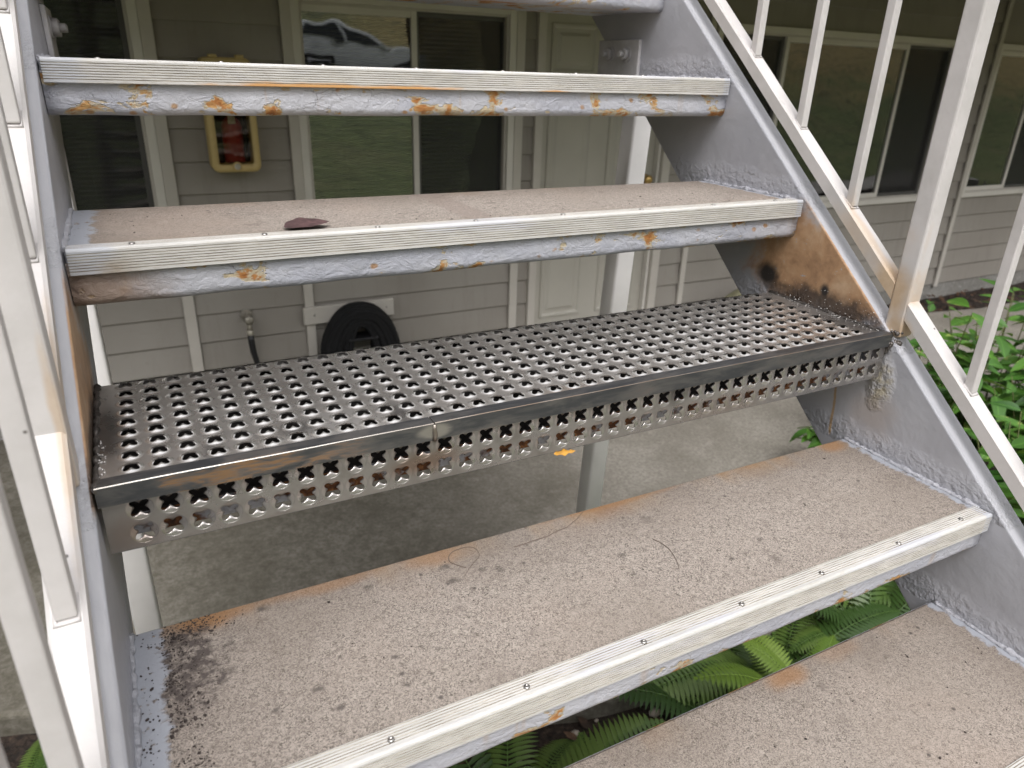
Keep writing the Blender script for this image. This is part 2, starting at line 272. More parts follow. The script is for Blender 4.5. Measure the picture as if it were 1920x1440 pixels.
def m_steel(k=1.0):
    t = MT('raw_steel_plate'); P = t.pos(); p = t.sep(P)
    n1 = t.noise(P, 7, 4, 0.6, 0.5); n2 = t.noise(t.vscale(P, (0.4, 3, 3)), 60, 4); n3 = t.noise(P, 26, 4, 0.6)
    c = t.mix(t.mr(n1, 0.3, 0.7), (0.56, 0.535, 0.515), (0.72, 0.695, 0.675))
    c = t.mix(t.ma('MULTIPLY', t.mr(n3, 0.5, 0.75), 0.4), c, (0.30, 0.265, 0.24))
    for bc, br, st in [((0.012, 0.12, 0.015), (0.022, 0.09, 0.05), 0.75), ((W - 0.01, 0.06, 0.015), (0.06, 0.10, 0.05), 0.55), ((0.30, 0.03, 0.015), (0.015, 0.05, 0.04), 0.6), ((0.105, 0.03, 0.015), (0.012, 0.03, 0.04), 0.55), ((0.19, 0.05, 0.015), (0.02, 0.02, 0.04), 0.5), ((0.66, 0.0, -0.01), (0.03, 0.03, 0.02), 0.6)]:
        b = t.blob(P, bc, br, n3, 0.5, 0.2, 1.2); c = t.mix(t.ma('MULTIPLY', b, st), c, (0.09, 0.085, 0.085))
    for bc, br, st in [((0.96, 0.07, 0.015), (0.06, 0.05, 0.05), 0.4), ((0.50, 0.02, 0.015), (0.05, 0.02, 0.04), 0.4), ((0.31, 0.004, -0.03), (0.05, 0.03, 0.018), 0.7), ((0.02, 0.0, -0.04), (0.03, 0.03, 0.03), 0.45), ((0.75, 0.01, -0.045), (0.10, 0.03, 0.02), 0.3)]:
        b = t.blob(P, bc, br, n3, 0.6, 0.2, 1.2); c = t.mix(t.ma('MULTIPLY', b, st), c, (0.42, 0.28, 0.19))
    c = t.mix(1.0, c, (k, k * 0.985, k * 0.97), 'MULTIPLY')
    r = t.mr(n3, 0.3, 0.7, 0.24, 0.36)
    return t.done(t.bsdf(c, r, 0.84, t.bump(n2, 0.12, 0.001)))
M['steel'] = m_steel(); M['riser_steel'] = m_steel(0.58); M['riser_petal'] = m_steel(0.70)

def m_bar():
    t = MT('steel_flat_bar'); P = t.pos(); p = t.sep(P)
    n1 = t.noise(t.vscale(P, (1, 4, 4)), 14, 5, 0.65, 0.5); n2 = t.noise(t.vscale(P, (0.35, 3, 3)), 120, 4)
    c = t.mix(t.mr(n1, 0.35, 0.65), (0.11, 0.115, 0.125), (0.21, 0.205, 0.205))
    lm = t.mr(p[0], 0.02, 0.30, 0.0, 1.0); lm = t.ma('MULTIPLY', t.mr(p[0], 0.02, 0.06), t.mr(p[0], 0.16, 0.30, 1, 0))
    r = t.ma('MULTIPLY', t.mr(t.ma('ADD', n1, t.ma('MULTIPLY', lm, 0.12)), 0.58, 0.66), t.ma('ADD', t.ma('MULTIPLY', lm, 0.8), 0.16))
    r = t.ma('MULTIPLY', r, t.mr(p[1], 0.0, 0.004, 1, 0.15))
    r = t.ma('MULTIPLY', r, t.mr(n2, 0.38, 0.56, 0.15, 0.9)); c = t.mix(r, c, t.mix(n2, (0.13, 0.07, 0.03), (0.30, 0.165, 0.06)))
    gp = t.blob(P, (0.323, 0, 0.008), (0.024, 0.03, 0.011), n1, 0.6, 0.5, 1.0); c = t.mix(t.ma('MULTIPLY', gp, 0.8), c, (0.50, 0.47, 0.43))
    return t.done(t.bsdf(c, t.mix(r, t.mr(n2, 0.3, 0.7, 0.30, 0.48), 0.8), t.mix(r, 0.85, 0.1), t.bump(n2, 0.2, 0.001)))
M['bar'] = m_bar()
def m_edge():
    t = MT('worn_steel_edge'); P = t.pos(); p = t.sep(P); n = t.noise(P, 30, 3)
    c = t.mix(t.ma('MULTIPLY', t.mr(p[0], 0.20, 0.42), t.mr(n, 0.3, 0.6, 0.6, 1.0)), (0.40, 0.38, 0.35), (0.24, 0.18, 0.135))
    return t.done(t.bsdf(c, 0.35, 0.85))
M['edge'] = m_edge()
M['bright_petal'] = simple('sky_bright_punched_steel', (0.86, 0.845, 0.82), 0.30, 0.08, 60, metal=0.9)  # petals brighter than the plate, to paint in their sky reflection
M['weld'] = simple('weld_metal', (0.16, 0.145, 0.135), 0.4, 0.4, 60, 0.8, 180, 0.8)
M['spatter'] = simple('weld_spatter', (0.62, 0.60, 0.58), 0.35, 0.2, 60, metal=0.6)
def m_oldrust():
    t = MT('old_rusty_pan'); P = t.pos(); n = t.noise(P, 22, 4); n2 = t.noise(P, 110, 4)
    c = t.ramp(n2, [(0.3, (0.03, 0.014, 0.01)), (0.52, (0.14, 0.055, 0.02)), (0.72, (0.40, 0.18, 0.06))]); c = t.mix(t.mr(n, 0.52, 0.58), c, (0.38, 0.38, 0.40))
    return t.done(t.bsdf(c, 0.9, 0, t.bump(n2, 0.8, 0.003)))
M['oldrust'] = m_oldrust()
M['shadepan'] = simple('shade_black_old_pan', (0.016, 0.013, 0.012), 0.95, 0.4, 40, 0.5, 90)  # near-black colour paints in the shade inside the enclosed pan
M['screw'] = simple('screw_steel', (0.42, 0.40, 0.38), 0.28, 0.3, 200, metal=0.95)
M['bracket'] = simple('painted_bracket', (0.50, 0.49, 0.50), 0.4, 0.15, 20, 0.5, 90)
M['post'] = simple('support_post_white_paint', (0.74, 0.72, 0.70), 0.4, 0.06, 8, 0.3, 50)

def m_siding():
    t = MT('siding_paint'); P = t.pos(); g = t.noise(t.vscale(P, (1.5, 8, 22)), 9, 4, 0.55); n = t.noise(P, 1.3, 3)
    c = t.mix(t.mr(n, 0.35, 0.65), (0.295, 0.272, 0.243), (0.34, 0.318, 0.288)); r = t.rnd(); c = t.mix(t.mr(r, 0, 1, 0.0, 0.14), c, (0.27, 0.245, 0.215))
    c = t.mix(t.ma('MULTIPLY', t.mr(t.noise(P, 28, 4), 0.6, 0.75), 0.15), c, (0.22, 0.19, 0.16))
    c = t.mix(t.ma('MULTIPLY', t.mr(t.noise(t.vscale(P, (9, 1, 1.2)), 1.6, 5, 0.7), 0.5, 0.72), 0.22), c, (0.17, 0.15, 0.125))
    return t.done(t.bsdf(c, 0.6, 0, t.bump(g, 0.22, 0.003)))
M['siding'] = m_siding()
M['trim'] = simple('trim_paint', (0.55, 0.52, 0.475), 0.5, 0.05, 5, 0.15, 40)
M['vinyl'] = simple('window_vinyl', (0.70, 0.675, 0.63), 0.4, 0.04, 5)
M['darkframe'] = simple('dark_screen_frame', (0.09, 0.088, 0.085), 0.45, 0.1, 8)
M['door'] = simple('door_paint', (0.48, 0.46, 0.41), 0.45, 0.04, 4, 0.1, 60)
M['blind'] = simple('blind_slat', (0.60, 0.58, 0.52), 0.55, 0.05, 5)
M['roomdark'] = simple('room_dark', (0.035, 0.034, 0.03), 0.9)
M['ceiling'] = simple('soffit_paint', (0.24, 0.205, 0.17), 0.8, 0.1, 4)
M['brass'] = simple('brass', (0.65, 0.45, 0.18), 0.3, 0.15, 60, metal=0.9)
def m_glass(name, tint=(1, 1, 1), ior=1.75):
    t = MT(name); tr = t.t.nodes.new('ShaderNodeBsdfTransparent'); tr.inputs[0].default_value = (*tint, 1)
    gl = t.t.nodes.new('ShaderNodeBsdfGlossy'); gl.inputs['Roughness'].default_value = 0.012
    nb = t.bump(t.noise(t.pos(), 2.6, 2), 0.22, 0.012); t.t.links.new(nb, gl.inputs['Normal'])
    fr = t.t.nodes.new('ShaderNodeFresnel'); fr.inputs[0].default_value = ior
    mx = t.t.nodes.new('ShaderNodeMixShader'); t.t.links.new(fr.outputs[0], mx.inputs[0]); t.t.links.new(tr.outputs[0], mx.inputs[1]); t.t.links.new(gl.outputs[0], mx.inputs[2])
    return t.done(mx.outputs[0])
M['glass'] = m_glass('window_glass', (0.85, 0.87, 0.85), 2.35)
M['clear'] = m_glass('clear_cover', (0.85, 0.82, 0.75), 1.45)
def m_screen():
    t = MT('insect_screen'); tr = t.t.nodes.new('ShaderNodeBsdfTransparent'); d = t.bsdf((0.035, 0.035, 0.035), 0.7)
    mx = t.t.nodes.new('ShaderNodeMixShader'); mx.inputs[0].default_value = 0.40
    t.t.links.new(tr.outputs[0], mx.inputs[1]); t.t.links.new(d, mx.inputs[2]); return t.done(mx.outputs[0])
M['screen'] = m_screen()

def m_concrete(name, a, b, sc=1.0):
    t = MT(name); P = t.pos(); f = t.noise(P, 95 * sc, 4, 0.7); g = t.noise(P, 28, 5, 0.65); n = t.noise(P, 2.4, 5, 0.6)
    c = t.mix(t.mr(n, 0.35, 0.7), a, b); c = t.mix(t.mr(f, 0.35, 0.7, 0, 0.55), c, tuple(x * 0.45 for x in a))
    c = t.mix(t.mr(g, 0.52, 0.75, 0, 0.6), c, tuple(min(1, x * 1.5) for x in b))
    st = t.mr(t.noise(P, 6, 5, 0.7), 0.56, 0.72); c = t.mix(t.ma('MULTIPLY', st, 0.55), c, (0.10, 0.095, 0.075))
    return t.done(t.bsdf(c, 0.9, 0, t.bump(t.ma('ADD', f, g), 0.5, 0.004)))
def m_patio():
    t = MT('patio_concrete'); P = t.pos(); p = t.sep(P); f = t.noise(P, 75, 4, 0.7); g = t.noise(P, 30, 5, 0.7); n = t.noise(P, 2.6, 5, 0.65)
    c = t.mix(t.mr(n, 0.35, 0.7), (0.195, 0.178, 0.15), (0.29, 0.27, 0.235)); c = t.mix(t.mr(f, 0.38, 0.66, 0, 0.6), c, (0.12, 0.107, 0.085)); c = t.mix(t.mr(g, 0.56, 0.72, 0, 0.4), c, (0.38, 0.355, 0.31))
    moss_shade = t.mr(t.ma('ADD', p[0], t.ma('MULTIPLY', t.ma('SUBTRACT', t.noise(P, 3.0, 5, 0.7), 0.5), 2.4)), 0.7, 1.9, 1, 0)
    moss_shade = t.ma('MULTIPLY', moss_shade, t.mr(g, 0.30, 0.62, 1.0, 0.45)); c = t.mix(t.ma('MULTIPLY', moss_shade, 0.75), c, (0.075, 0.068, 0.045))  # moss and dirt at left, also painting in the shade under the stairs
    return t.done(t.bsdf(c, 0.9, 0, t.bump(t.ma('ADD', f, g), 0.7, 0.006)))
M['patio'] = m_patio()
M['patio_plain'] = m_concrete('patio_concrete', (0.205, 0.185, 0.15), (0.30, 0.28, 0.24))
M['found'] = m_concrete('foundation_concrete', (0.25, 0.24, 0.22), (0.33, 0.32, 0.30))
def m_soil():
    t = MT('soil'); P = t.pos(); f = t.noise(P, 60, 5, 0.7); v = t.vor(P, 45)
    c = t.ramp(f, [(0.3, (0.012, 0.008, 0.006)), (0.55, (0.045, 0.03, 0.022)), (0.75, (0.11, 0.075, 0.05))])
    return t.done(t.bsdf(c, 1.0, 0, t.bump(t.ma('ADD', f, v), 1.0, 0.02)))
M['soil'] = m_soil()
def m_lawn():
    t = MT('lawn'); P = t.pos(); p = t.sep(P); f = t.noise(P, 9, 5, 0.7); n = t.noise(P, 0.5, 4); hx = t.mr(p[0], 8, 14); hz = t.mr(t.ma('ADD', p[2], t.ma('MULTIPLY', t.ma('SUBTRACT', t.noise(P, 1.1, 4, 0.65), 0.5), 3.0)), -0.6, 1.0); f2 = t.noise(P, 2.2, 5, 0.7)
    c = t.mix(t.mr(f, 0.3, 0.7), (0.055, 0.075, 0.022), (0.19, 0.23, 0.085)); c = t.mix(t.mr(n, 0.45, 0.65, 0, 0.6), c, (0.17, 0.165, 0.075))
    c = t.mix(t.ma('MULTIPLY', t.ma('MULTIPLY', hx, hz), t.mr(f, 0.25, 0.6, 0.25, 0.9)), c, (0.36, 0.27, 0.11))
    c = t.mix(t.ma('MULTIPLY', t.mr(f2, 0.50, 0.66), 0.7), c, (0.045, 0.06, 0.02))
    return t.done(t.bsdf(c, 0.9, 0, t.bump(f, 1.0, 0.1)))
M['lawn'] = m_lawn()
M['asphalt'] = simple('asphalt', (0.055, 0.055, 0.057), 0.9, 0.2, 3, 0.5, 80)
M['cabinet'] = simple('cabinet_yellow_plastic', (0.58, 0.44, 0.19), 0.42, 0.05, 8)
M['cabin'] = simple('cabinet_dark_inside', (0.10, 0.075, 0.045), 0.7)
M['red'] = simple('extinguisher_red', (0.42, 0.035, 0.025), 0.35, 0.1, 10)
M['paper'] = simple('paper_tag', (0.70, 0.64, 0.50), 0.7, 0.2, 90)
M['black'] = simple('black_rubber', (0.012, 0.012, 0.014), 0.45, 0.3, 30, 0.3, 120)
M['hosecloth'] = simple('black_hose_jacket', (0.0055, 0.0055, 0.0065), 0.92, 0.3, 60, 0.5, 250)
M['galv'] = simple('galvanised', (0.45, 0.42, 0.36), 0.45, 0.2, 30, metal=0.5)
M['rock'] = simple('olive_boulder', (0.27, 0.26, 0.165), 0.85, 0.2, 6, 0.6, 25, bdist=0.01)
def m_leafmat(name, a, b, c, var):
    t = MT(name); O = t.obj(); o = t.sep(O); r = t.rnd()
    mid = t.ma('ABSOLUTE', o[1]); nz = t.noise(t.vscale(O, (1, 1, 1)), 45, 3)
    col = t.mix(r, a, b); ed = t.ma('ADD', t.ma('MULTIPLY', mid, 45), t.ma('MULTIPLY', t.ma('SUBTRACT', nz, 0.5), 2.2))
    vm = t.ma('MULTIPLY', t.mr(ed, 0.55, 0.85), t.mr(r, 0.3, 0.9, 0.0, var)); col = t.mix(vm, col, c)
    vein = t.mr(mid, 0.0004, 0.0012, 0.35, 0.0); col = t.mix(vein, col, tuple(min(1, x * 2.2) for x in b))
    d = t.bsdf(col, 0.42, 0, t.bump(t.noise(O, 120, 3), 0.3, 0.002))
    tl = t.t.nodes.new('ShaderNodeBsdfTranslucent'); t.lk(t.mix(0.5, col, (0.30, 0.42, 0.05)), tl.inputs[0])
    mx = t.t.nodes.new('ShaderNodeMixShader'); mx.inputs[0].default_value = 0.22; t.t.links.new(d, mx.inputs[1]); t.t.links.new(tl.outputs[0], mx.inputs[2])
    return t.done(mx.outputs[0])
M['leaf'] = m_leafmat('variegated_leaf', (0.035, 0.11, 0.018), (0.10, 0.235, 0.035), (0.42, 0.50, 0.14), 0.8)
M['fern'] = m_leafmat('fern_frond_green', (0.026, 0.062, 0.014), (0.085, 0.15, 0.03), (0.17, 0.24, 0.055), 0.4)
M['fernlight'] = m_leafmat('young_fern_frond_green', (0.10, 0.175, 0.022), (0.165, 0.25, 0.036), (0.22, 0.31, 0.06), 0.3)
M['tree'] = m_leafmat('tree_leaf', (0.02, 0.05, 0.012), (0.06, 0.11, 0.025), (0.1, 0.16, 0.04), 0.3)
M['stem'] = simple('plant_stem', (0.10, 0.11, 0.035), 0.7)
M['bark'] = simple('bark', (0.12, 0.09, 0.065), 0.9, 0.3, 8, 0.8, 20, bdist=0.02)
M['litter'] = simple('leaf_litter', (0.085, 0.045, 0.025), 0.8, 0.7, 25)
M['pebble'] = simple('pebble', (0.38, 0.33, 0.28), 0.8, 0.5, 18)
M['deadleaf'] = simple('dark_purple_dead_leaf', (0.085, 0.045, 0.045), 0.7, 0.35, 90, 0.5, 160)
M['yleaf'] = simple('yellow_leaf_scrap', (0.50, 0.25, 0.03), 0.6, 0.3, 80)
M['crumb'] = simple('dirt_crumb', (0.05, 0.038, 0.034), 0.9, 0.4, 90)
M['twig'] = simple('thin_root_trace', (0.15, 0.115, 0.095), 0.9)
M['carwhite'] = simple('car_white_paint', (0.80, 0.82, 0.84), 0.2, 0.03, 2)
M['carglass'] = simple('car_dark_glass', (0.02, 0.024, 0.028), 0.08)
M['tyre'] = simple('tyre', (0.02, 0.02, 0.02), 0.8)
M['rim'] = simple('alloy_rim', (0.5, 0.5, 0.52), 0.3, metal=0.8)

# ------------------------------------------------------------------ mesh helpers
def link(o): COL.objects.link(o); return o
def wloc(o):
    v = Vector(o.location)
    while o.parent: o = o.parent; v = v + o.location
    return v
def mesh_of(name, bm, mats, smooth=False, ang=None):
    bmesh.ops.recalc_face_normals(bm, faces=bm.faces)
    me = bpy.data.meshes.new(name); bm.to_mesh(me); bm.free()
    for m in (mats if isinstance(mats, (list, tuple)) else [mats]): me.materials.append(m)
    if smooth: me.polygons.foreach_set('use_smooth', [True] * len(me.polygons))
    return me
def put(name, me, parent=None, loc=(0, 0, 0)):
    """object with world location loc, parented without rotation"""
    o = link(bpy.data.objects.new(name, me)); l = Vector(loc)
    if parent: o.parent = parent; l = l - wloc(parent)
    o.location = l; return o
def empty(name, loc): return put(name, None, None, loc)
def tag(o, label=None, cat=None, group=None, kind=None):
    if label: o['label'] = label
    if cat: o['category'] = cat
    if group: o['group'] = group
    if kind: o['kind'] = kind
    return o
def box(bm, x0, x1, y0, y1, z0, z1, bev=0.0, mi=0, seg=1):
    b = bmesh.new(); bmesh.ops.create_cube(b, size=1.0)
    for v in b.verts: v.co = Vector(((x0 + x1) / 2 + v.co.x * (x1 - x0), (y0 + y1) / 2 + v.co.y * (y1 - y0), (z0 + z1) / 2 + v.co.z * (z1 - z0)))
    if bev: bmesh.ops.bevel(b, geom=b.edges[:], offset=bev, segments=seg, affect='EDGES', profile=0.5)
    merge(bm, b, mi)
def merge(bm, b, mi=0, mat=None):
    mp = {}
    for v in b.verts: mp[v] = bm.verts.new(mat @ v.co if mat else v.co)
    for f in b.faces:
        try:
            nf = bm.faces.new([mp[v] for v in f.verts]); nf.material_index = mi if mi else f.material_index; nf.smooth = f.smooth
        except ValueError: pass
    b.free()
def prism(bm, prof, x0, x1, mi=None, shear=None, nseg=1, cap=True, closed=True):
    """profile (y,z) list extruded along x"""
    n = len(prof); rows = []
    for k in range(nseg + 1):
        x = x0 + (x1 - x0) * k / nseg; rows.append([bm.verts.new((x, y, z)) for (y, z) in prof])
    for k in range(nseg):
        for i in range(n if closed else n - 1):
            j = (i + 1) % n; f = bm.faces.new((rows[k][i], rows[k][j], rows[k + 1][j], rows[k + 1][i]))
            if mi: f.material_index = mi[i]
    if cap and closed: bm.faces.new(rows[0]); bm.faces.new(rows[-1][::-1])
def tube(bm, pts, rad, segs=8, closed=False, cap=True, jit=0.0):
    pts = [Vector(p) for p in pts]; n = len(pts); rings = []
    up = Vector((0.123, 0.31, 0.94)).normalized()
    for i, p in enumerate(pts):
        a = pts[(i - 1) % n] if (closed or i > 0) else p; b = pts[(i + 1) % n] if (closed or i < n - 1) else p
        d = (b - a).normalized(); s = d.cross(up)
        if s.length < 1e-3: s = d.cross(Vector((1, 0, 0)))
        s.normalize(); u = s.cross(d); r = rad[i] if isinstance(rad, (list, tuple)) else rad
        ring = []
        for k in range(segs):
            an = 2 * math.pi * k / segs; rr = r * (1 + random.uniform(-jit, jit)); ring.append(bm.verts.new(p + (s * math.cos(an) + u * math.sin(an)) * rr))
        rings.append(ring)
    m = n if closed else n - 1
    for i in range(m):
        A, B = rings[i], rings[(i + 1) % n]
        for k in range(segs):
            f = bm.faces.new((A[k], A[(k + 1) % segs], B[(k + 1) % segs], B[k])); f.smooth = True
    if cap and not closed: bm.faces.new(rings[0]); bm.faces.new(rings[-1][::-1])
def lathe(bm, prof, segs=20, mat=None):
    """prof (r,z) about z"""
    rings = []
    for (r, z) in prof:
        rings.append([bm.verts.new((mat @ Vector((r * math.cos(2 * math.pi * k / segs), r * math.sin(2 * math.pi * k / segs), z))) if mat else (r * math.cos(2 * math.pi * k / segs), r * math.sin(2 * math.pi * k / segs), z)) for k in range(segs)])
    for A, B in zip(rings[:-1], rings[1:]):
        for k in range(segs): f = bm.faces.new((A[k], A[(k + 1) % segs], B[(k + 1) % segs], B[k])); f.smooth = True
    bm.faces.new(rings[0]); bm.faces.new(rings[-1])
def bxme(name, mat, *a, **k):
    bm = bmesh.new(); box(bm, *a, **k); return mesh_of(name, bm, mat)
def boxobj(name, mat, parent, x0, x1, y0, y1, z0, z1, bev=0.0, seg=1):
    bm = bmesh.new(); base = wloc(parent) if parent else Vector((0, 0, 0))
    box(bm, x0 - base.x, x1 - base.x, y0 - base.y, y1 - base.y, z0 - base.z, z1 - base.z, bev, 0, seg)
    o = link(bpy.data.objects.new(name, mesh_of(name, bm, mat)))
    if parent: o.parent = parent
    return o

# ------------------------------------------------------------------ ground
def poly_sheet(name, pts, z, mat, thick=0.0, parent=None):
    bm = bmesh.new(); vs_ = [bm.verts.new((x, y, z)) for x, y in pts]; f = bm.faces.new(vs_)
    if thick:
        r = bmesh.ops.extrude_face_region(bm, geom=[f]); bmesh.ops.translate(bm, vec=(0, 0, -thick), verts=[g for g in r['geom'] if isinstance(g, bmesh.types.BMVert)])
        bmesh.ops.bevel(bm, geom=[e for e in bm.edges if all(abs(v.co.z - z) < 1e-5 for v in e.verts)], offset=0.015, segments=3, affect='EDGES', profile=0.5)
    return put(name, mesh_of(name, bm, mat), parent)
def terr(x, y):
    z = GZ - 0.10
    if y < -3.0:
        d = min(1.0, (-3.0 - y) / 12.5); z += 1.15 * d * d * (3 - 2 * d)
        e = max(0.0, min(1.0, (x - 10) / 11.0)); e = e * e * (3 - 2 * e)
        h = max(0.0, min(1.0, (-5.0 - y) / 16.0)); z += e * 3.4 * h * h * (3 - 2 * h)
        far = max(0.0, min(1.0, (-24 - y) / 24.0)); z += far * far * (3 - 2 * far) * 7.5
    return z
bm = bmesh.new(); nx, ny = 70, 90; grid = []
xs = [-60 + 140 * i / nx for i in range(nx + 1)]; ys = [5.0 - 105 * (j / ny) ** 1.4 for j in range(ny + 1)]
for y in ys: grid.append([bm.verts.new((x, y, terr(x, y) + (0.06 * mnoise.noise((x * 0.7, y * 0.7, 0)) if y < -3 else 0))) for x in xs])
for j in range(ny):
    for i in range(nx): f = bm.faces.new((grid[j][i], grid[j][i + 1], grid[j + 1][i + 1], grid[j + 1][i])); f.smooth = True
tag(put('lawn', mesh_of('lawn', bm, M['lawn'], True)), kind='structure')
poly_bed = [(-6, -1.9), (12, -1.9), (12, 3.2), (-6, 3.2)]
bm = bmesh.new(); nx, ny = 120, 40; grid = []
for j in range(ny + 1):
    row = []
    for i in range(nx + 1):
        x = -6 + 18 * i / nx; y = -1.9 + 5.1 * j / ny
        row.append(bm.verts.new((x, y, GZ - 0.075 + 0.03 * mnoise.noise((x * 3, y * 3, 1)) + 0.015 * mnoise.noise((x * 11, y * 11, 2)))))
    grid.append(row)
for j in range(ny):
    for i in range(nx): f = bm.faces.new((grid[j][i], grid[j][i + 1], grid[j + 1][i + 1], grid[j + 1][i])); f.smooth = True
tag(put('soil_bed', mesh_of('soil_bed', bm, M['soil'], True)), kind='structure')
slab_pts = [(-6, 1.32), (-0.6, 1.26), (-0.1, 1.08), (0.45, 0.78), (0.8, 0.62), (1.07, 0.54), (1.36, 0.515), (2.0, 0.60), (2.7, 1.02), (3.2, 1.2), (12, 1.2), (12, 2.45), (5.9, 2.5), (5.0, 2.66), (4.5, 2.99), (-6, 2.99)]
tag(poly_sheet('added_front_path', [(-12, -2.5), (14, -2.5), (14, -1.45), (-12, -1.45)], GZ + 0.002, M['found'], 0.12), kind='structure')  # unseen paving, added so the riser steel reflects grey instead of green
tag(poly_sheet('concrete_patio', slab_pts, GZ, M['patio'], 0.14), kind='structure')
road = bmesh.new(); rv = []
for i in range(29):
    x = -30 + 39 * i / 28; rv.append((road.verts.new((x, -16.0, terr(x, -16) + 0.10)), road.verts.new((x, -23.0, terr(x, -23) + 0.10))))
for a, b in zip(rv[:-1], rv[1:]): road.faces.new((a[0], a[1], b[1], b[0]))
tag(put('road', mesh_of('road', road, M['asphalt'])), kind='structure')

# ------------------------------------------------------------------ apartment building
bld = tag(empty('apartment_building', (2.5, WY, GZ)), 'taupe apartment building with lap siding and sliding windows behind the stairs', 'building')
COURSE = 0.142; Z0 = -1.195
def board_mesh(w):
    bm = bmesh.new(); prism(bm, [(-0.016, 0.0), (-0.014, -0.004), (0.0, -0.004), (0.0, COURSE + 0.02), (-0.004, COURSE + 0.02)], 0, w)
    return mesh_of('siding_board', bm, M['siding'])
_bc = {}
def siding(x0, x1, z0, z1):
    """lap boards clipped to whole courses, each its own part"""
    k0 = math.floor((z0 - Z0) / COURSE + 1e-6)
    z = Z0 + k0 * COURSE
    while z < z1 - 0.01:
        lo = max(z, z0); hi = min(z + COURSE + 0.016, z1)
        bm = bmesh.new(); tl = (lo - z) / COURSE; th = (hi - z) / COURSE
        yl = -0.017 + 0.013 * tl; yh = -0.017 + 0.013 * th
        h = hi - lo
        key = (round(x1 - x0, 4), round(h, 4), round(tl, 3))
        if key in _bc: bm.free(); me = _bc[key]
        else:
            prism(bm, [(yl, 0.002), (yl + 0.002, 0.0), (0.0, 0.0), (0.0, h), (yh, h)], 0, x1 - x0); me = mesh_of('siding_board', bm, M['siding']); _bc[key] = me
        put('siding_board', me, bld, (x0, WY, lo)); z += COURSE
WIN_T, WIN_B = 0.655, -0.478
openings = [(-1.05, 0.235, WIN_B, WIN_T), (0.815, 1.99, WIN_B, WIN_T), (2.115, 3.02, GZ, 0.79), (3.30, 5.60, WIN_B, WIN_T), (6.06, 8.4, WIN_B, WIN_T)]
edges = [-6.0]
for a, b, *_ in openings: edges += [a, b]
edges.append(12.0)
# backing wall: one part per bay
for i in range(len(edges) - 1):
    a, b = edges[i], edges[i + 1]
    if i % 2 == 0:
        boxobj('wall', M['siding'], bld, a, b, WY + 0.001, WY + 0.14, GZ, CEIL + 0.25); siding(a, b, Z0, CEIL)
    else:
        _, _, zb, zt = openings[i // 2]
        boxobj('wall', M['siding'], bld, a, b, WY + 0.001, WY + 0.14, zt, CEIL + 0.25); siding(a, b, zt, CEIL)
        if zb > GZ + 0.1: boxobj('wall', M['siding'], bld, a, b, WY + 0.001, WY + 0.14, GZ, zb); siding(a, b, Z0, zb)
boxobj('foundation', M['found'], bld, -6, 12, WY - 0.006, WY - 0.0005, GZ - 0.2, Z0 + 0.0)
for xb, w in [(-1.09, 0.05), (0.225, 0.05), (0.79, 0.046), (1.965, 0.05), (3.235, 0.04), (5.595, 0.05), (6.02, 0.045), (8.4, 0.05)]:
    top = CEIL if xb not in (3.235,) else WIN_B
    boxobj('trim_batten', M['trim'], bld, xb, xb + w, WY - 0.034, WY - 0.018, Z0 - 0.02, CEIL - 0.002, 0.002)
def blinds(par, x0, x1, z0, z1, y, pitch=0.0205):
    bm = bmesh.new(); z = z0 + 0.01
    while z < z1:
        prism(bm, [(y - 0.0105, z - 0.0055), (y - 0.0100, z - 0.0062), (y + 0.0105, z + 0.0055), (y + 0.0100, z + 0.0062)], x0, x1, cap=False); z += pitch
    for xc in (x0 + (x1 - x0) * 0.2, x0 + (x1 - x0) * 0.8): box(bm, xc - 0.001, xc + 0.001, y - 0.013, y - 0.0115, z0, z1)
    b = wloc(par); bmesh.ops.translate(bm, vec=-b, verts=bm.verts[:])
    o = link(bpy.data.objects.new('blind', mesh_of('blind', bm, M['blind']))); o.parent = par; return o
def frame_ring(name, mat, par, x0, x1, z0, z1, w, y0, y1, bev=0.002):
    bm = bmesh.new()
    box(bm, x0, x0 + w, y0, y1, z0, z1, bev); box(bm, x1 - w, x1, y0, y1, z0, z1, bev)
    box(bm, x0 + w, x1 - w, y0 + 0.001, y1, z0, z0 + w, bev); box(bm, x0 + w, x1 - w, y0 + 0.001, y1, z1 - w, z1, bev)
    b = wloc(par); bmesh.ops.translate(bm, vec=-b, verts=bm.verts[:])
    o = link(bpy.data.objects.new(name, mesh_of(name, bm, mat))); o.parent = par; return o
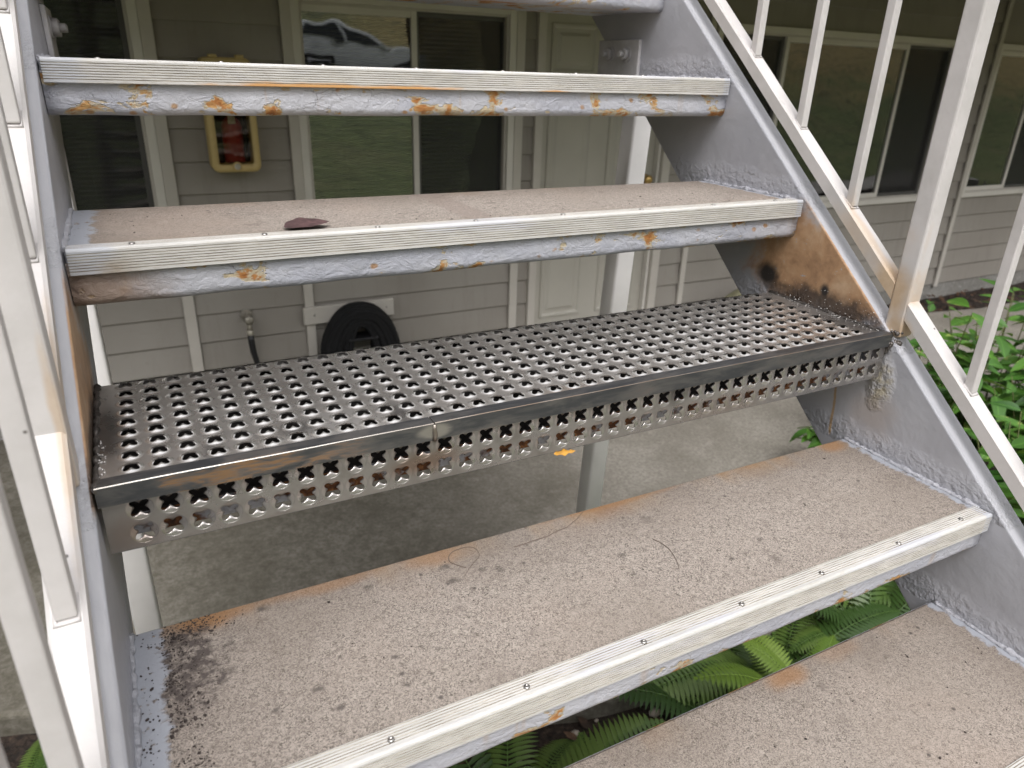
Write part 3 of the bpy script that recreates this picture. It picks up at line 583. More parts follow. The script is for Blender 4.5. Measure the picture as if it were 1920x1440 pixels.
def window(x0, x1, panes, name='window'):
    """panes: list of (xa, xb, kind) sashes; kind 'g' fixed pane, 's' screened pane in a dark frame"""
    w = put(name, None, bld, ((x0 + x1) / 2, WY, WIN_B))
    frame_ring('frame', M['vinyl'], w, x0, x1, WIN_B, WIN_T, 0.038, WY - 0.030, WY + 0.06)
    frame_ring('inner_frame', M['trim'], w, x0 + 0.038, x1 - 0.038, WIN_B + 0.038, WIN_T - 0.038, 0.012, WY - 0.012, WY + 0.06, 0.001)
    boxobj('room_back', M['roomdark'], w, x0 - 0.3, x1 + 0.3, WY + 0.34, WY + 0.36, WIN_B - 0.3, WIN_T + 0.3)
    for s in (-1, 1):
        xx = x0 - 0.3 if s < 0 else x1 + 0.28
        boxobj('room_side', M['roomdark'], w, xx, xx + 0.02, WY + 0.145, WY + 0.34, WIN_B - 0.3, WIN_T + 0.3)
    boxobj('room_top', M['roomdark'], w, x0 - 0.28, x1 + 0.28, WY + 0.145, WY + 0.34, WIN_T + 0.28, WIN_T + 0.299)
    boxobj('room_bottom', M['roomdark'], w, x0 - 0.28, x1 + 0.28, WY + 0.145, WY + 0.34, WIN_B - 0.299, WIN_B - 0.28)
    za, zb = WIN_B + 0.05, WIN_T - 0.05
    for xa, xb, k in panes:
        if k == 'g':
            frame_ring('sash', M['vinyl'], w, xa, xb, za, zb, 0.030, WY - 0.006, WY + 0.03)
            boxobj('pane', M['glass'], w, xa + 0.028, xb - 0.028, WY + 0.006, WY + 0.010, za + 0.028, zb - 0.028)
        else:
            frame_ring('sash', M['darkframe'], w, xa, xb, za, zb, 0.022, WY + 0.012, WY + 0.045)
            boxobj('pane', M['glass'], w, xa + 0.02, xb - 0.02, WY + 0.030, WY + 0.034, za + 0.02, zb - 0.02)
            boxobj('insect_screen', M['screen'], w, xa + 0.02, xb - 0.02, WY + 0.018, WY + 0.0185, za + 0.02, zb - 0.02)
    blinds(w, x0 + 0.03, x1 - 0.03, WIN_B + 0.03, WIN_T - 0.03, WY + 0.085)
    return w
window(-1.04, 0.225, [(-0.99, -0.13, 'g'), (-0.15, 0.175, 's')])
window(0.836, 1.965, [(0.86, 1.435, 'g'), (1.43, 1.94, 's')])
window(3.30, 5.60, [(3.35, 3.88, 's'), (3.88, 5.06, 'g'), (5.05, 5.55, 's')])
window(6.06, 8.40, [(6.10, 6.66, 'g'), (6.64, 7.6, 's'), (7.6, 8.36, 'g')])
# door
dr = put('door', None, bld, (2.56, WY, GZ))
boxobj('door_slab', M['door'], dr, 2.138, 2.985, WY + 0.035, WY + 0.075, GZ + 0.02, 0.765, 0.002)
for xa, xb in [(2.09, 2.138), (2.985, 3.045)]: boxobj('casing', M['trim'], dr, xa, xb, WY - 0.036, WY + 0.08, GZ, 0.80, 0.003)
boxobj('casing', M['trim'], dr, 2.138, 2.985, WY - 0.034, WY + 0.08, 0.765, 0.82, 0.003)
boxobj('threshold', M['galv'], dr, 2.138, 2.985, WY - 0.03, WY + 0.08, GZ + 0.002, GZ + 0.02)
boxobj('door_jamb', M['vinyl'], dr, 2.965, 2.984, WY - 0.01, WY + 0.033, GZ + 0.02, 0.764, 0.002)
for (za, zb) in [(0.35, 0.60), (-0.36, 0.235), (-1.04, -0.50)]:
    for (xa, xb) in [(2.205, 2.500), (2.615, 2.905)]:
        bm = bmesh.new(); b = wloc(dr)
        def ring(x0, x1, z0, z1, y): return [bm.verts.new(Vector(q) - b) for q in ((x0, y, z0), (x1, y, z0), (x1, y, z1), (x0, y, z1))]
        Y = WY + 0.035; L = [ring(xa, xb, za, zb, Y + 0.002), ring(xa + 0.004, xb - 0.004, za + 0.004, zb - 0.004, Y - 0.009), ring(xa + 0.016, xb - 0.016, za + 0.016, zb - 0.016, Y - 0.009), ring(xa + 0.026, xb - 0.026, za + 0.026, zb - 0.026, Y - 0.001),
             ring(xa + 0.045, xb - 0.045, za + 0.045, zb - 0.045, Y - 0.0012), ring(xa + 0.062, xb - 0.062, za + 0.062, zb - 0.062, Y - 0.008)]
        for A, B in zip(L[:-1], L[1:]):
            for k in range(4): bm.faces.new((A[k], A[(k + 1) % 4], B[(k + 1) % 4], B[k]))
        bm.faces.new(L[-1]); o = link(bpy.data.objects.new('door_panel', mesh_of('door_panel', bm, M['door']))); o.parent = dr
bm = bmesh.new(); mt = Matrix.Translation((2.905, WY + 0.035, -0.225)) @ Matrix.Rotation(math.pi / 2, 4, 'X'); mt = Matrix.Translation(-wloc(dr)) @ mt
lathe(bm, [(0.032, 0.0), (0.032, 0.006), (0.012, 0.012), (0.012, 0.03), (0.024, 0.04), (0.028, 0.052), (0.022, 0.064), (0.004, 0.068)], 18, mt)
o = link(bpy.data.objects.new('door_knob', mesh_of('door_knob', bm, M['brass']))); o.parent = dr
# upper walkway over the wall: soffit, edge beam
boxobj('walkway_slab', M['ceiling'], bld, -6, 12, 1.567, WY - 0.0, CEIL + 0.02, CEIL + 0.26)
for i in range(18): boxobj('soffit_panel', M['ceiling'], bld, -6 + i + 0.004, -5 + i - 0.004, 1.567, WY - 0.036, CEIL + 0.004, CEIL + 0.0195)
boxobj('edge_beam', M['trim'], bld, -6, 12, 1.53, 1.566, CEIL - 0.10, CEIL + 0.265)
boxobj('upper_wall', M['siding'], bld, -6, 12, WY, WY + 0.14, CEIL + 0.2601, 3.8)
boxobj('roof', M['ceiling'], bld, -6.5, 12.5, 2.3, WY + 1.5, 3.8, 3.95)

# ------------------------------------------------------------------ staircase
st = tag(empty('metal_staircase', (W / 2, -1.4, GZ)), 'grey steel open-riser staircase with white railings filling the picture', 'staircase')
Y_LO, Y_HI = -1.46, 1.525
def chan(side):
    """C-channel stringer, flanges outward"""
    bm = bmesh.new(); sx = 1 if side > 0 else -1; x0 = W if side > 0 else 0.0
    fl, tw, ft = 0.036, 0.006, 0.008
    sec = [(0, 0), (fl, 0), (fl, -ft), (tw, -ft - 0.002), (tw, -(STOP - SBOT) + ft + 0.002), (fl, -(STOP - SBOT) + ft), (fl, -(STOP - SBOT)), (0, -(STOP - SBOT))]
    nseg = 40; rows = []
    for k in range(nseg + 1):
        y = Y_LO + (Y_HI - Y_LO) * k / nseg; zt = SL * y + STOP
        rows.append([bm.verts.new((x0 + sx * a, y, max(zt + b, GZ + 0.004))) for a, b in sec])
    for A, B in zip(rows[:-1], rows[1:]):
        for i in range(8): bm.faces.new((A[i], A[(i + 1) % 8], B[(i + 1) % 8], B[i]))
    bm.faces.new(rows[0]); bm.faces.new(rows[-1][::-1])
    bmesh.ops.remove_doubles(bm, verts=bm.verts[:], dist=1e-6)
    bmesh.ops.translate(bm, vec=-wloc(st), verts=bm.verts[:])
    o = link(bpy.data.objects.new('stringer', mesh_of('stringer', bm, M['stringer']))); o.parent = st
    md = o.modifiers.new('bevel', 'BEVEL'); md.width = 0.0022; md.segments = 2; md.limit_method = 'ANGLE'; md.angle_limit = math.radians(50)
    return o
sr = chan(1); slf = chan(-1)

# concrete-filled pan treads
G = 0.0012
def nosing_mesh():
    # local: y=0 front, z=0 tread top; ribbed top and ribbed front
    pr = []; mi = []
    def add(y, z, m=0): pr.append((y, z)); mi.append(m)
    add(0.026, -0.002); add(0.0255, 0.0020)
    y = 0.0245
    for k in range(6):
        add(y, 0.0022, 0); add(y - 0.0003, 0.0010, 1); add(y - 0.0006, 0.0010, 1) ; add(y - 0.0010, 0.0022, 0); y -= 0.0031
    add(0.0055, 0.0022); add(0.0048, 0.0027); add(0.0036, 0.0028); add(0.0022, 0.0026); add(0.0009, 0.0018); add(0.0, 0.0)
    z = -0.0022
    for k in range(7):
        add(0.0, z, 0); add(0.0011, z - 0.0003, 1); add(0.0011, z - 0.0007, 1); add(0.0, z - 0.0010, 0); z -= 0.0030
    add(0.0, -0.0245); add(0.0016, -0.0252); add(0.0035, -0.0245); add(0.0035, -0.003)
    # groove faces: flag the segment between the two grime vertices and its flanks
    m2 = [1 if (mi[i] == 1 or mi[(i + 1) % len(mi)] == 1) else 0 for i in range(len(mi))]
    bm = bmesh.new(); prism(bm, pr, 0.004, W - 0.004, m2); return mesh_of('nosing', bm, [M['nosing'], M['groove']])
def slab_mesh():
    bm = bmesh.new(); prism(bm, [(0.0235, -0.001), (0.25, -0.0005), (0.2535, -0.003), (0.254, -0.006), (0.254, -0.048), (0.02, -0.048), (0.02, -0.001)], 0.001, W - 0.001, nseg=1); return mesh_of('tread', bm, M['grit'])
def pan_mesh():
    bm = bmesh.new(); nseg = 60; rows = []
    # front face from under the nosing to a rolled lip, then underside
    prof = [(0.0042, -0.012), (0.0070, -0.0250), (0.0072, -0.0275), (0.0074, -0.040), (0.0076, -0.0515), (0.0080, -0.0540), (0.0097, -0.0580), (0.0140, -0.0612), (0.0190, -0.0622), (0.026, -0.0625), (0.10, -0.0600), (0.245, -0.0600), (0.256, -0.058), (0.2575, -0.050), (0.2575, -0.008), (0.2545, -0.007), (0.2545, -0.052), (0.03, -0.052), (0.014, -0.045), (0.012, -0.014)]
    for k in range(nseg + 1):
        x = 0.001 + (W - 0.002) * k / nseg; row = []
        for i, (y, z) in enumerate(prof):
            d = 0.0016 * mnoise.noise((x * 14, y * 20, z * 20)) if 1 < i < 10 else 0
            row.append(bm.verts.new((x, y + d, z + d * 0.8)))
        rows.append(row)
    n = len(prof)
    for A, B in zip(rows[:-1], rows[1:]):
        for i in range(n):
            f = bm.faces.new((A[i], A[(i + 1) % n], B[(i + 1) % n], B[i])); f.smooth = 1 < i < 10
    bm.faces.new(rows[0]); bm.faces.new(rows[-1][::-1])
    return mesh_of('pan', bm, M['pan'])
def screw_mesh():
    bm = bmesh.new(); lathe(bm, [(0.0034, -0.0005), (0.0034, 0.0006), (0.0028, 0.0016), (0.0014, 0.0021), (0.0010, 0.0012), (0.0004, 0.0010)], 12); return mesh_of('screw', bm, M['screw'])
def bead_mesh(ya, yb, jit=0.35, r=0.0042, name='weld_bead'):
    bm = bmesh.new(); n = int((yb - ya) / 0.005); pts = [(0.0 + random.uniform(-0.0008, 0.0008), ya + (yb - ya) * k / n, random.uniform(-0.0012, 0.0012)) for k in range(n + 1)]
    tube(bm, pts, [r * random.uniform(0.55, 1.35) for _ in pts], 7, jit=0.15); return bm
SLAB, NOS, PAN, SCR = slab_mesh(), nosing_mesh(), pan_mesh(), screw_mesh()
BEAD = mesh_of('weld_bead', bead_mesh(0.02, 0.25), M['stringer'])
for n in [k for k in range(-5, 7) if k != 0]:
    y, z = n * T, n * R
    tr = put('tread', SLAB, st, (0, y, z))
    put('pan', PAN, tr, (0, y, z)); put('nosing', NOS, tr, (0, y, z))
    for k in range(8):
        sx = 0.066 + 0.1358 * k
        s = put('screw', SCR, tr, (sx + random.uniform(-0.004, 0.004), y + 0.0117 + random.uniform(-0.0006, 0.0006), z + 0.0022)); s.rotation_euler.z = random.uniform(0, 3)
    if -3 < n < 4:
        put('weld_bead', BEAD, tr, (W - 0.001, y, z)); put('weld_bead', BEAD, tr, (0.001, y, z))
# perforated raw steel tread
ZC = 0.0153; NX, NYR, PX, PY = 40, 9, 0.02546, 0.0258; X0C, Y0C = 0.0325, 0.0318
def perf(bm, cx, cy, hx, hy, sgn, A=36):
    """one punched cell: flat square -> dome -> star-shaped hole -> lip, in the xy plane, dome towards sgn*z"""
    a0, a1, ex, r1, z1, sl_ = (0.0046, 0.0044, 1.1, 0.0102, 0.0006, 0.48) if sgn > 0 else (0.0043, 0.0064, 1.7, 0.0113, 0.0003, 0.38)
    def hole(th): return a0 + a1 * abs(math.sin(2 * th)) ** ex
    RR = 0.0120; sq = []; rings = [[] for _ in range(6)]
    for k in range(A):
        th = 2 * math.pi * (k + 0.5) / A; c, s = math.cos(th), math.sin(th); m = 1 / max(abs(c), abs(s)); sq.append(bm.verts.new((cx + hx * c * m, cy + hy * s * m, 0)))
        rh = hole(th); rr = (RR, r1 + 0.0004, r1, (r1 + rh) / 2, rh)
        for i, r in enumerate(rr):
            z = 0.0 if i == 0 else (z1 * 0.7 if i == 1 else z1 + (r1 - r) * sl_)
            rings[i].append(bm.verts.new((cx + r * c, cy + r * s, sgn * z)))
        rings[5].append(bm.verts.new((cx + (rh + 0.0004) * c, cy + (rh + 0.0004) * s, sgn * (z1 + (r1 - rh) * sl_) - 0.0018)))
    L = [sq] + rings
    for q, (a, b) in enumerate(zip(L[:-1], L[1:])):
        for k in range(A): f = bm.faces.new((a[k], a[(k + 1) % A], b[(k + 1) % A], b[k])); f.smooth = q in (3, 4); f.material_index = 1 if q in (3, 4) else 0
    # fill the four square corners left by the angular sampling
    return
def perf_plate(nx, ny, x0, y0, px, py, xa, xb, ya, yb, sgn, edge):
    bm = bmesh.new()
    for i in range(nx):
        for j in range(ny): perf(bm, x0 + i * px, y0 + j * py, px / 2, py / 2, sgn)
    xl, xr, yl, yr = x0 - px / 2, x0 + (nx - 0.5) * px, y0 - py / 2, y0 + (ny - 0.5) * py
    def quad(a, b, c, d, z=0): bm.faces.new([bm.verts.new((*q, z)) for q in ((a, c), (b, c), (b, d), (a, d))])
    quad(xa, xl, ya, yb); quad(xr, xb, ya, yb); quad(xl, xr, ya, yl); quad(xl, xr, yr, yb)
    # corners of cells: small triangles where the angular samples skip the square's corner
    A = 36
    for i in range(nx):
        for j in range(ny):
            cx, cy = x0 + i * px, y0 + j * py
            for sx in (-1, 1):
                for sy in (-1, 1):
                    pts = []
                    th0 = math.atan2(sy, sx) % (2 * math.pi); kk = th0 / (2 * math.pi) * A - 0.5; ks = (math.floor(kk), math.floor(kk) + 1)
                    for k in ks:
                        th = 2 * math.pi * (k + 0.5) / A; c, s = math.cos(th), math.sin(th); m = 1 / max(abs(c), abs(s)); pts.append((cx + px / 2 * c * m, cy + py / 2 * s * m))
                    cn = (cx + sx * px / 2, cy + sy * py / 2)
                    if (Vector(pts[0]) - Vector(pts[1])).length > 1e-5 and (Vector(pts[0]) - Vector(cn)).length > 1e-6 and (Vector(pts[1]) - Vector(cn)).length > 1e-6:
                        bm.faces.new([bm.verts.new((*q, 0)) for q in (pts[0], cn, pts[1])])
    if edge:   # turned-down edges with thickness
        for (a, b) in (((xa, yb), (xb, yb)), ((xa, ya), (xa, yb)), ((xb, ya), (xb, yb))):
            bm.faces.new([bm.verts.new(q) for q in ((*a, 0), (*b, 0), (*b, -edge), (*a, -edge))])
    return bm
pt = put('tread', mesh_of('tread', perf_plate(NX, NYR, X0C, Y0C, PX, PY, 0.003, W - 0.003, 0.002, 0.248, 1, 0.03), [M['steel'], M['bright_petal']]), st, (0, 0, ZC))
tag(pt, 'new bare steel tread punched with star-shaped anti-slip holes')
rb = perf_plate(41, 2, 0.034, 0.0160, 0.02528, 0.0258, 0.004, W - 0.005, 0.0, 0.054, -1, 0.0)
for v in rb.verts: v.co = Vector((v.co.x, 0.0046 - v.co.z, -0.0706 + v.co.y))
put('riser_plate', mesh_of('riser_plate', rb, [M['riser_steel'], M['riser_petal']]), pt, (0, 0, ZC))
boxobj('riser_bottom_edge', M['bar'], pt, 0.004, W - 0.005, 0.0048, 0.0085, ZC - 0.0712, ZC - 0.0698)
JX = 0.323
for xa, xb, dz in [(0.002, JX - 0.0008, 0.0), (JX + 0.0008, W - 0.002, 0.0004)]:
    bm = bmesh.new(); b = wloc(pt)
    pr = [(0.0, -0.0182 + dz), (0.0, 0.0015 + dz), (0.0006, 0.0021 + dz), (0.0170, 0.0021 + dz), (0.0176, 0.0010 + dz), (0.0176, -0.0008), (0.0036, -0.0008), (0.0036, -0.0182 + dz)]
    prism(bm, pr, xa, xb, [0, 1, 0, 0, 0, 0, 0, 0], nseg=24)
    for v in bm.verts: v.co.z += 0.0005 * mnoise.noise((v.co.x * 9, 0, 0)); v.co.y += 0.0006 * mnoise.noise((v.co.x * 7, 5, 0))
    put('nosing_bar', mesh_of('nosing_bar', bm, [M['bar'], M['edge']]), pt, (0, 0, ZC))
bm = bmesh.new(); tube(bm, [(JX, -0.0004, -0.019), (JX + 0.0005, -0.0012, -0.012), (JX, -0.0006, -0.005), (JX, -0.0006, 0.0005)], [0.0022, 0.003, 0.0022, 0.0018], 8, jit=0.2)
put('bar_weld', mesh_of('bar_weld', bm, M['edge'], True), pt, (0, 0, ZC))
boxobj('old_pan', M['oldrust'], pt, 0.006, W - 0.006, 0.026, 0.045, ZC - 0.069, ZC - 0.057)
boxobj('old_pan_floor', M['shadepan'], pt, 0.006, W - 0.006, 0.045, 0.230, ZC - 0.069, ZC - 0.062)
boxobj('old_pan_back', M['shadepan'], pt, 0.006, W - 0.006, 0.2305, 0.240, ZC - 0.069, ZC - 0.004)
boxobj('old_pan_rib', M['shadepan'], pt, 0.006, W - 0.006, 0.058, 0.066, ZC - 0.0615, ZC - 0.006)
for xx in (0.0035, W - 0.0035):
    bm = bead_mesh(0.0, 0.248, r=0.0032); put('weld_bead', mesh_of('weld_bead', bm, M['weld']), pt, (xx, 0, ZC))
# burnt, lumpy weld at the corner by the post
bm = bmesh.new()
for k in range(26):
    b2 = bmesh.new(); bmesh.ops.create_icosphere(b2, subdivisions=1, radius=random.uniform(0.002, 0.0052))
    merge(bm, b2, 0, Matrix.Translation((W + random.uniform(-0.004, 0.012), random.uniform(-0.006, 0.006), random.uniform(-0.022, 0.006))))
put('corner_weld', mesh_of('corner_weld', bm, M['weld'], True), pt, (0, 0, ZC))
bm = bmesh.new()
for k in range(120):
    side = random.random() < 0.35; r = random.uniform(0.0005, 0.0013)
    x = random.uniform(0.004, 0.012) if side else W - 0.003 - abs(random.gauss(0, 0.008)); y = random.uniform(0.0, 0.10) if side else random.uniform(0.0, 0.22)
    b2 = bmesh.new(); bmesh.ops.create_icosphere(b2, subdivisions=1, radius=r); merge(bm, b2, 0, Matrix.Translation((x, y, 0.001 + (0.0 if side else max(0, random.gauss(0, 0.006))))))
tag(put('weld_spatter', mesh_of('weld_spatter', bm, M['spatter'], True), pt, (0, 0, ZC)), kind='stuff')

# brackets, bolts and support posts
def hexbolt():
    bm = bmesh.new(); lathe(bm, [(0.016, 0.0), (0.016, 0.002)], 18); lathe(bm, [(0.0125, 0.002), (0.0125, 0.010), (0.0115, 0.0115)], 6); lathe(bm, [(0.006, 0.0115), (0.006, 0.020), (0.005, 0.021)], 12)
    me = mesh_of('bolt', bm, M['bracket']); return me
HB = hexbolt()
for side in (1, -1):
    xw = W if side > 0 else 0.0
    sp = put('support_post', None, st, (W + 0.035 if side > 0 else -0.035, 0.775, GZ))
    bm = bmesh.new(); s = 0.0255
    prof = [(-s, -s), (s, -s), (s, s), (-s, s)]; ch = 0.006; oct_ = []
    for (ax, ay) in prof:
        sx_, sy_ = (1 if ax > 0 else -1), (1 if ay > 0 else -1)
        a1 = (ax - sx_ * ch, ay); a2 = (ax, ay - sy_ * ch); a0 = (ax - sx_ * ch * 0.3, ay - sy_ * ch * 0.3)
        oct_ += ([a2, a0, a1] if sx_ * sy_ < 0 else [a1, a0, a2]) if False else ([a1, a0, a2] if sx_ * sy_ < 0 else [a2, a0, a1])
    top = 0.40 - GZ; lean = 0.07 if side > 0 else 0.0
    lo = [bm.verts.new((a - lean * 0.55, b, 0.003)) for a, b in oct_]; hi = [bm.verts.new((a + lean * 0.45, b, top)) for a, b in oct_]
    bm.faces.new(lo); bm.faces.new(hi)
    for i in range(len(lo)): f = bm.faces.new((lo[i], lo[(i + 1) % len(lo)], hi[(i + 1) % len(lo)], hi[i])); f.smooth = True
    put('post_tube', mesh_of('post_tube', bm, M['post']), sp, wloc(sp))
    boxobj('base_plate', M['post'], sp, wloc(sp).x - lean * 0.55 - 0.06, wloc(sp).x - lean * 0.55 + 0.06, 0.715, 0.835, GZ + 0.001, GZ + 0.011, 0.002)
    xa, xb = (xw - 0.0075, xw - 0.0002) if side > 0 else (xw + 0.0002, xw + 0.0075)
    boxobj('bracket_plate', M['bracket'], sp, xa, xb, 0.700, 0.850, 0.345, 0.432, 0.0015)
    for by in (0.742, 0.803):
        bo = put('bolt', HB, sp, (xa if side > 0 else xb, by, 0.404)); bo.rotation_euler = (0, -math.pi / 2 if side > 0 else math.pi / 2, 0)

# railings
RAILZ = 0.070
def bar_along(bm, xc, hw, ya, yb, ztop, zbot, jit=0.0):
    n = max(2, int(abs(yb - ya) / 0.02)); rows = []
    for k in range(n + 1):
        y = ya + (yb - ya) * k / n; z = SL * y; e = 0.0006
        rows.append([bm.verts.new((xc + a * hw + e * mnoise.noise((y * 30, a, b)), y, z + b + e * mnoise.noise((y * 25, b * 9, a)))) for a, b in ((-1, zbot + 0.002), (-0.8, zbot), (0.8, zbot), (1, zbot + 0.002), (1, ztop - 0.003), (0.75, ztop), (-0.75, ztop), (-1, ztop - 0.003))])
    for A, B in zip(rows[:-1], rows[1:]):
        for i in range(8): bm.faces.new((A[i], A[(i + 1) % 8], B[(i + 1) % 8], B[i]))
    bm.faces.new(rows[0]); bm.faces.new(rows[-1][::-1])
for side in (1, -1):
    xc = W + 0.0225 if side > 0 else -0.0225
    rl = put('railing', None, st, (xc, 0.0, 0.0)); base = wloc(rl)
    def part(name, bm, mat=M['rail']):
        bmesh.ops.translate(bm, vec=-base, verts=bm.verts[:]); o = link(bpy.data.objects.new(name, mesh_of(name, bm, mat))); o.parent = rl; return o
    dy = 0.010 if side > 0 else 0.020
    posts = [-1.30, dy, 1.27]
    segs_ = [(-1.287, dy - 0.0145), (dy + 0.0145, 1.255)]
    for ya, yb in segs_:
        bm = bmesh.new(); bar_along(bm, xc, 0.0138, ya, yb, RAILZ, RAILZ - 0.029); part('bottom_rail', bm)
        bm = bmesh.new(); bar_along(bm, xc, 0.0115, ya, yb, 0.93, 0.90); part('top_rail', bm)
    for py in posts:
        bm = bmesh.new(); zb = SL * py + STOP - 0.004; box(bm, xc - 0.0148, xc + 0.0148, py - 0.0145, py + 0.0145, zb if py > -1 else GZ, SL * py + 0.95, 0.003, 0, 2); part('post', bm)
    bal = [dy + 0.129 * k for k in range(-9, 10) if k not in (0,)]
    for by in bal:
        if by > 1.23 or by < -1.25: continue
        bm = bmesh.new(); zb = SL * by + RAILZ - 0.003; zt = SL * by + 0.905
        s = 0.0070 if side > 0 else 0.0078
        box(bm, xc - s, xc + s, by - s, by + s, zb, zt, 0.0016, 0, 2); part('baluster', bm)
        # weld fillet at the foot
        bm = bmesh.new(); q = s + 0.0002; z0_ = SL * by + RAILZ
        tube(bm, [(xc - q, by - q, z0_ - SL * q), (xc + q, by - q, z0_ - SL * q), (xc + q, by + q, z0_ + SL * q), (xc - q, by + q, z0_ + SL * q)], 0.0022, 6, closed=True, jit=0.2); part('foot_weld', bm)

# ------------------------------------------------------------------ things on and under the stairs
def leaf_mesh(name, L, Wd, mat, fold=0.25, droop=0.2, nseg=6, wob=0.0, curlx=0.0):
    bm = bmesh.new(); rows = []
    for k in range(nseg + 1):
        u = k / nseg; w = Wd * 0.5 * (math.sin(math.pi * min(1, u ** 0.8)) ** 0.85) * (1 + wob * math.sin(u * 17)); x = L * u; z = -droop * L * u * u + curlx * L * math.sin(u * 3)
        if k in (0, nseg): rows.append([bm.verts.new((x, 0, z))])
        else: rows.append([bm.verts.new((x, -w, z + fold * w)), bm.verts.new((x, 0, z)), bm.verts.new((x, w, z + fold * w))])
    for A, B in zip(rows[:-1], rows[1:]):
        if len(A) == 1: bm.faces.new((A[0], B[0], B[1])); bm.faces.new((A[0], B[1], B[2]))
        elif len(B) == 1: bm.faces.new((A[0], A[1], B[0])); bm.faces.new((A[1], A[2], B[0]))
        else: bm.faces.new((A[0], A[1], B[1], B[0])); bm.faces.new((A[1], A[2], B[2], B[1]))
    return mesh_of(name, bm, mat, True)
dl = put('dead_leaf', leaf_mesh('dead_leaf', 0.058, 0.044, M['deadleaf'], 0.10, -0.02, 12, 0.10, 0.02), None, (0.232, T + 0.044, R + 0.003)); dl.rotation_euler = (0.06, -0.02, 0.12)
tag(dl, 'curled dark purple dead leaf lying on the tread above the perforated one', 'leaf')
yl = put('leaf_scrap', leaf_mesh('leaf_scrap', 0.030, 0.0065, M['yleaf'], 0.6, -0.12, 9, 0.45), None, (0.478, 0.004, ZC - 0.0730)); yl.rotation_euler = (0.9, 0.10, 0.0)
tag(yl, 'small yellow-orange leaf scrap stuck under the perforated steel riser', 'leaf')
# dirt crumbs drifted against the left end of the lower tread
bm = bmesh.new()
for k in range(1000):
    g = random.random()
    if g < 0.45: x = 0.028 + abs(random.gauss(0.012, 0.014)); y = -T + random.uniform(0.10, 0.245)
    elif g < 0.72: x = random.gauss(0.06, 0.022); y = -T + 0.235 + random.gauss(0, 0.010)
    elif g < 0.80: x = 0.012 + random.gauss(0, 0.004); y = -T + random.uniform(0.03, 0.20)
    elif g < 0.92: x = random.gauss(0.045, 0.008); y = -T + random.gauss(0.06, 0.012)
    else: x = random.uniform(0.03, 1.05); y = -T + random.uniform(0.03, 0.25)
    n = -1
    if random.random() < 0.14: n = -2; x = random.uniform(0.3, 1.05); y = -2 * T + random.uniform(0.03, 0.25)
    elif random.random() < 0.05: n = 1; x = random.uniform(0.02, 1.05); y = T + random.uniform(0.03, 0.25)
    if x < 0.003: continue
    y = min(y, n * T + 0.249); s = random.uniform(0.0003, 0.0010) * (2.0 if random.random() < 0.07 else 1)
    b2 = bmesh.new(); bmesh.ops.create_icosphere(b2, subdivisions=1, radius=1.0)
    mm = Matrix.Translation((x, y, n * R + s * 0.1)) @ Euler((0, 0, random.uniform(0, 6))).to_matrix().to_4x4() @ Matrix.Diagonal((s * random.uniform(0.8, 1.9), s, s * 0.55, 1))
    merge(bm, b2, 0, mm)
tag(put('dirt_crumbs', mesh_of('dirt_crumbs', bm, M['crumb'], True)), 'dark dirt crumbs scattered over the concrete treads', 'dirt', kind='stuff')
def trace(pts, r=0.0006):
    bm = bmesh.new(); n = 44; P = []
    for k in range(n + 1):
        u = k / n * (len(pts) - 1); i = min(int(u), len(pts) - 2); f = u - i; q0, q1, q2, q3 = (Vector(pts[max(0, min(len(pts) - 1, i + d_))]) for d_ in (-1, 0, 1, 2)); a = 0.5 * (2 * q1 + (q2 - q0) * f + (2 * q0 - 5 * q1 + 4 * q2 - q3) * f * f + (3 * q1 - q0 - 3 * q2 + q3) * f ** 3)
        P.append((a.x + 0.002 * mnoise.noise((a.x * 60, a.y * 60, 3)), a.y + 0.002 * mnoise.noise((a.x * 60, a.y * 60, 7)), -R + 0.0002))
    tube(bm, P, [r * (1 - 0.6 * k / n) for k in range(n + 1)], 5); return mesh_of('root_trace', bm, M['twig'])
for lab, pts in [('dark looped root trace near the back edge of the lower concrete tread', [(0.36, -0.005, 0), (0.345, 0.012, 0), (0.355, 0.028, 0), (0.378, 0.030, 0), (0.385, 0.012, 0), (0.37, -0.002, 0), (0.352, -0.018, 0), (0.35, -0.03, 0)]),
                 ('long dark root trace sweeping off the back edge of the lower tread', [(0.43, 0.006, 0), (0.47, 0.008, 0), (0.52, 0.018, 0), (0.55, 0.036, 0), (0.556, 0.041, 0)]),
                 ('short thin crooked root trace in the middle of the lower tread', [(0.60, -0.055, 0), (0.605, -0.07, 0), (0.603, -0.09, 0), (0.592, -0.115, 0), (0.583, -0.112, 0)])]:
    tag(put('root_trace', trace(pts)), lab, 'root')

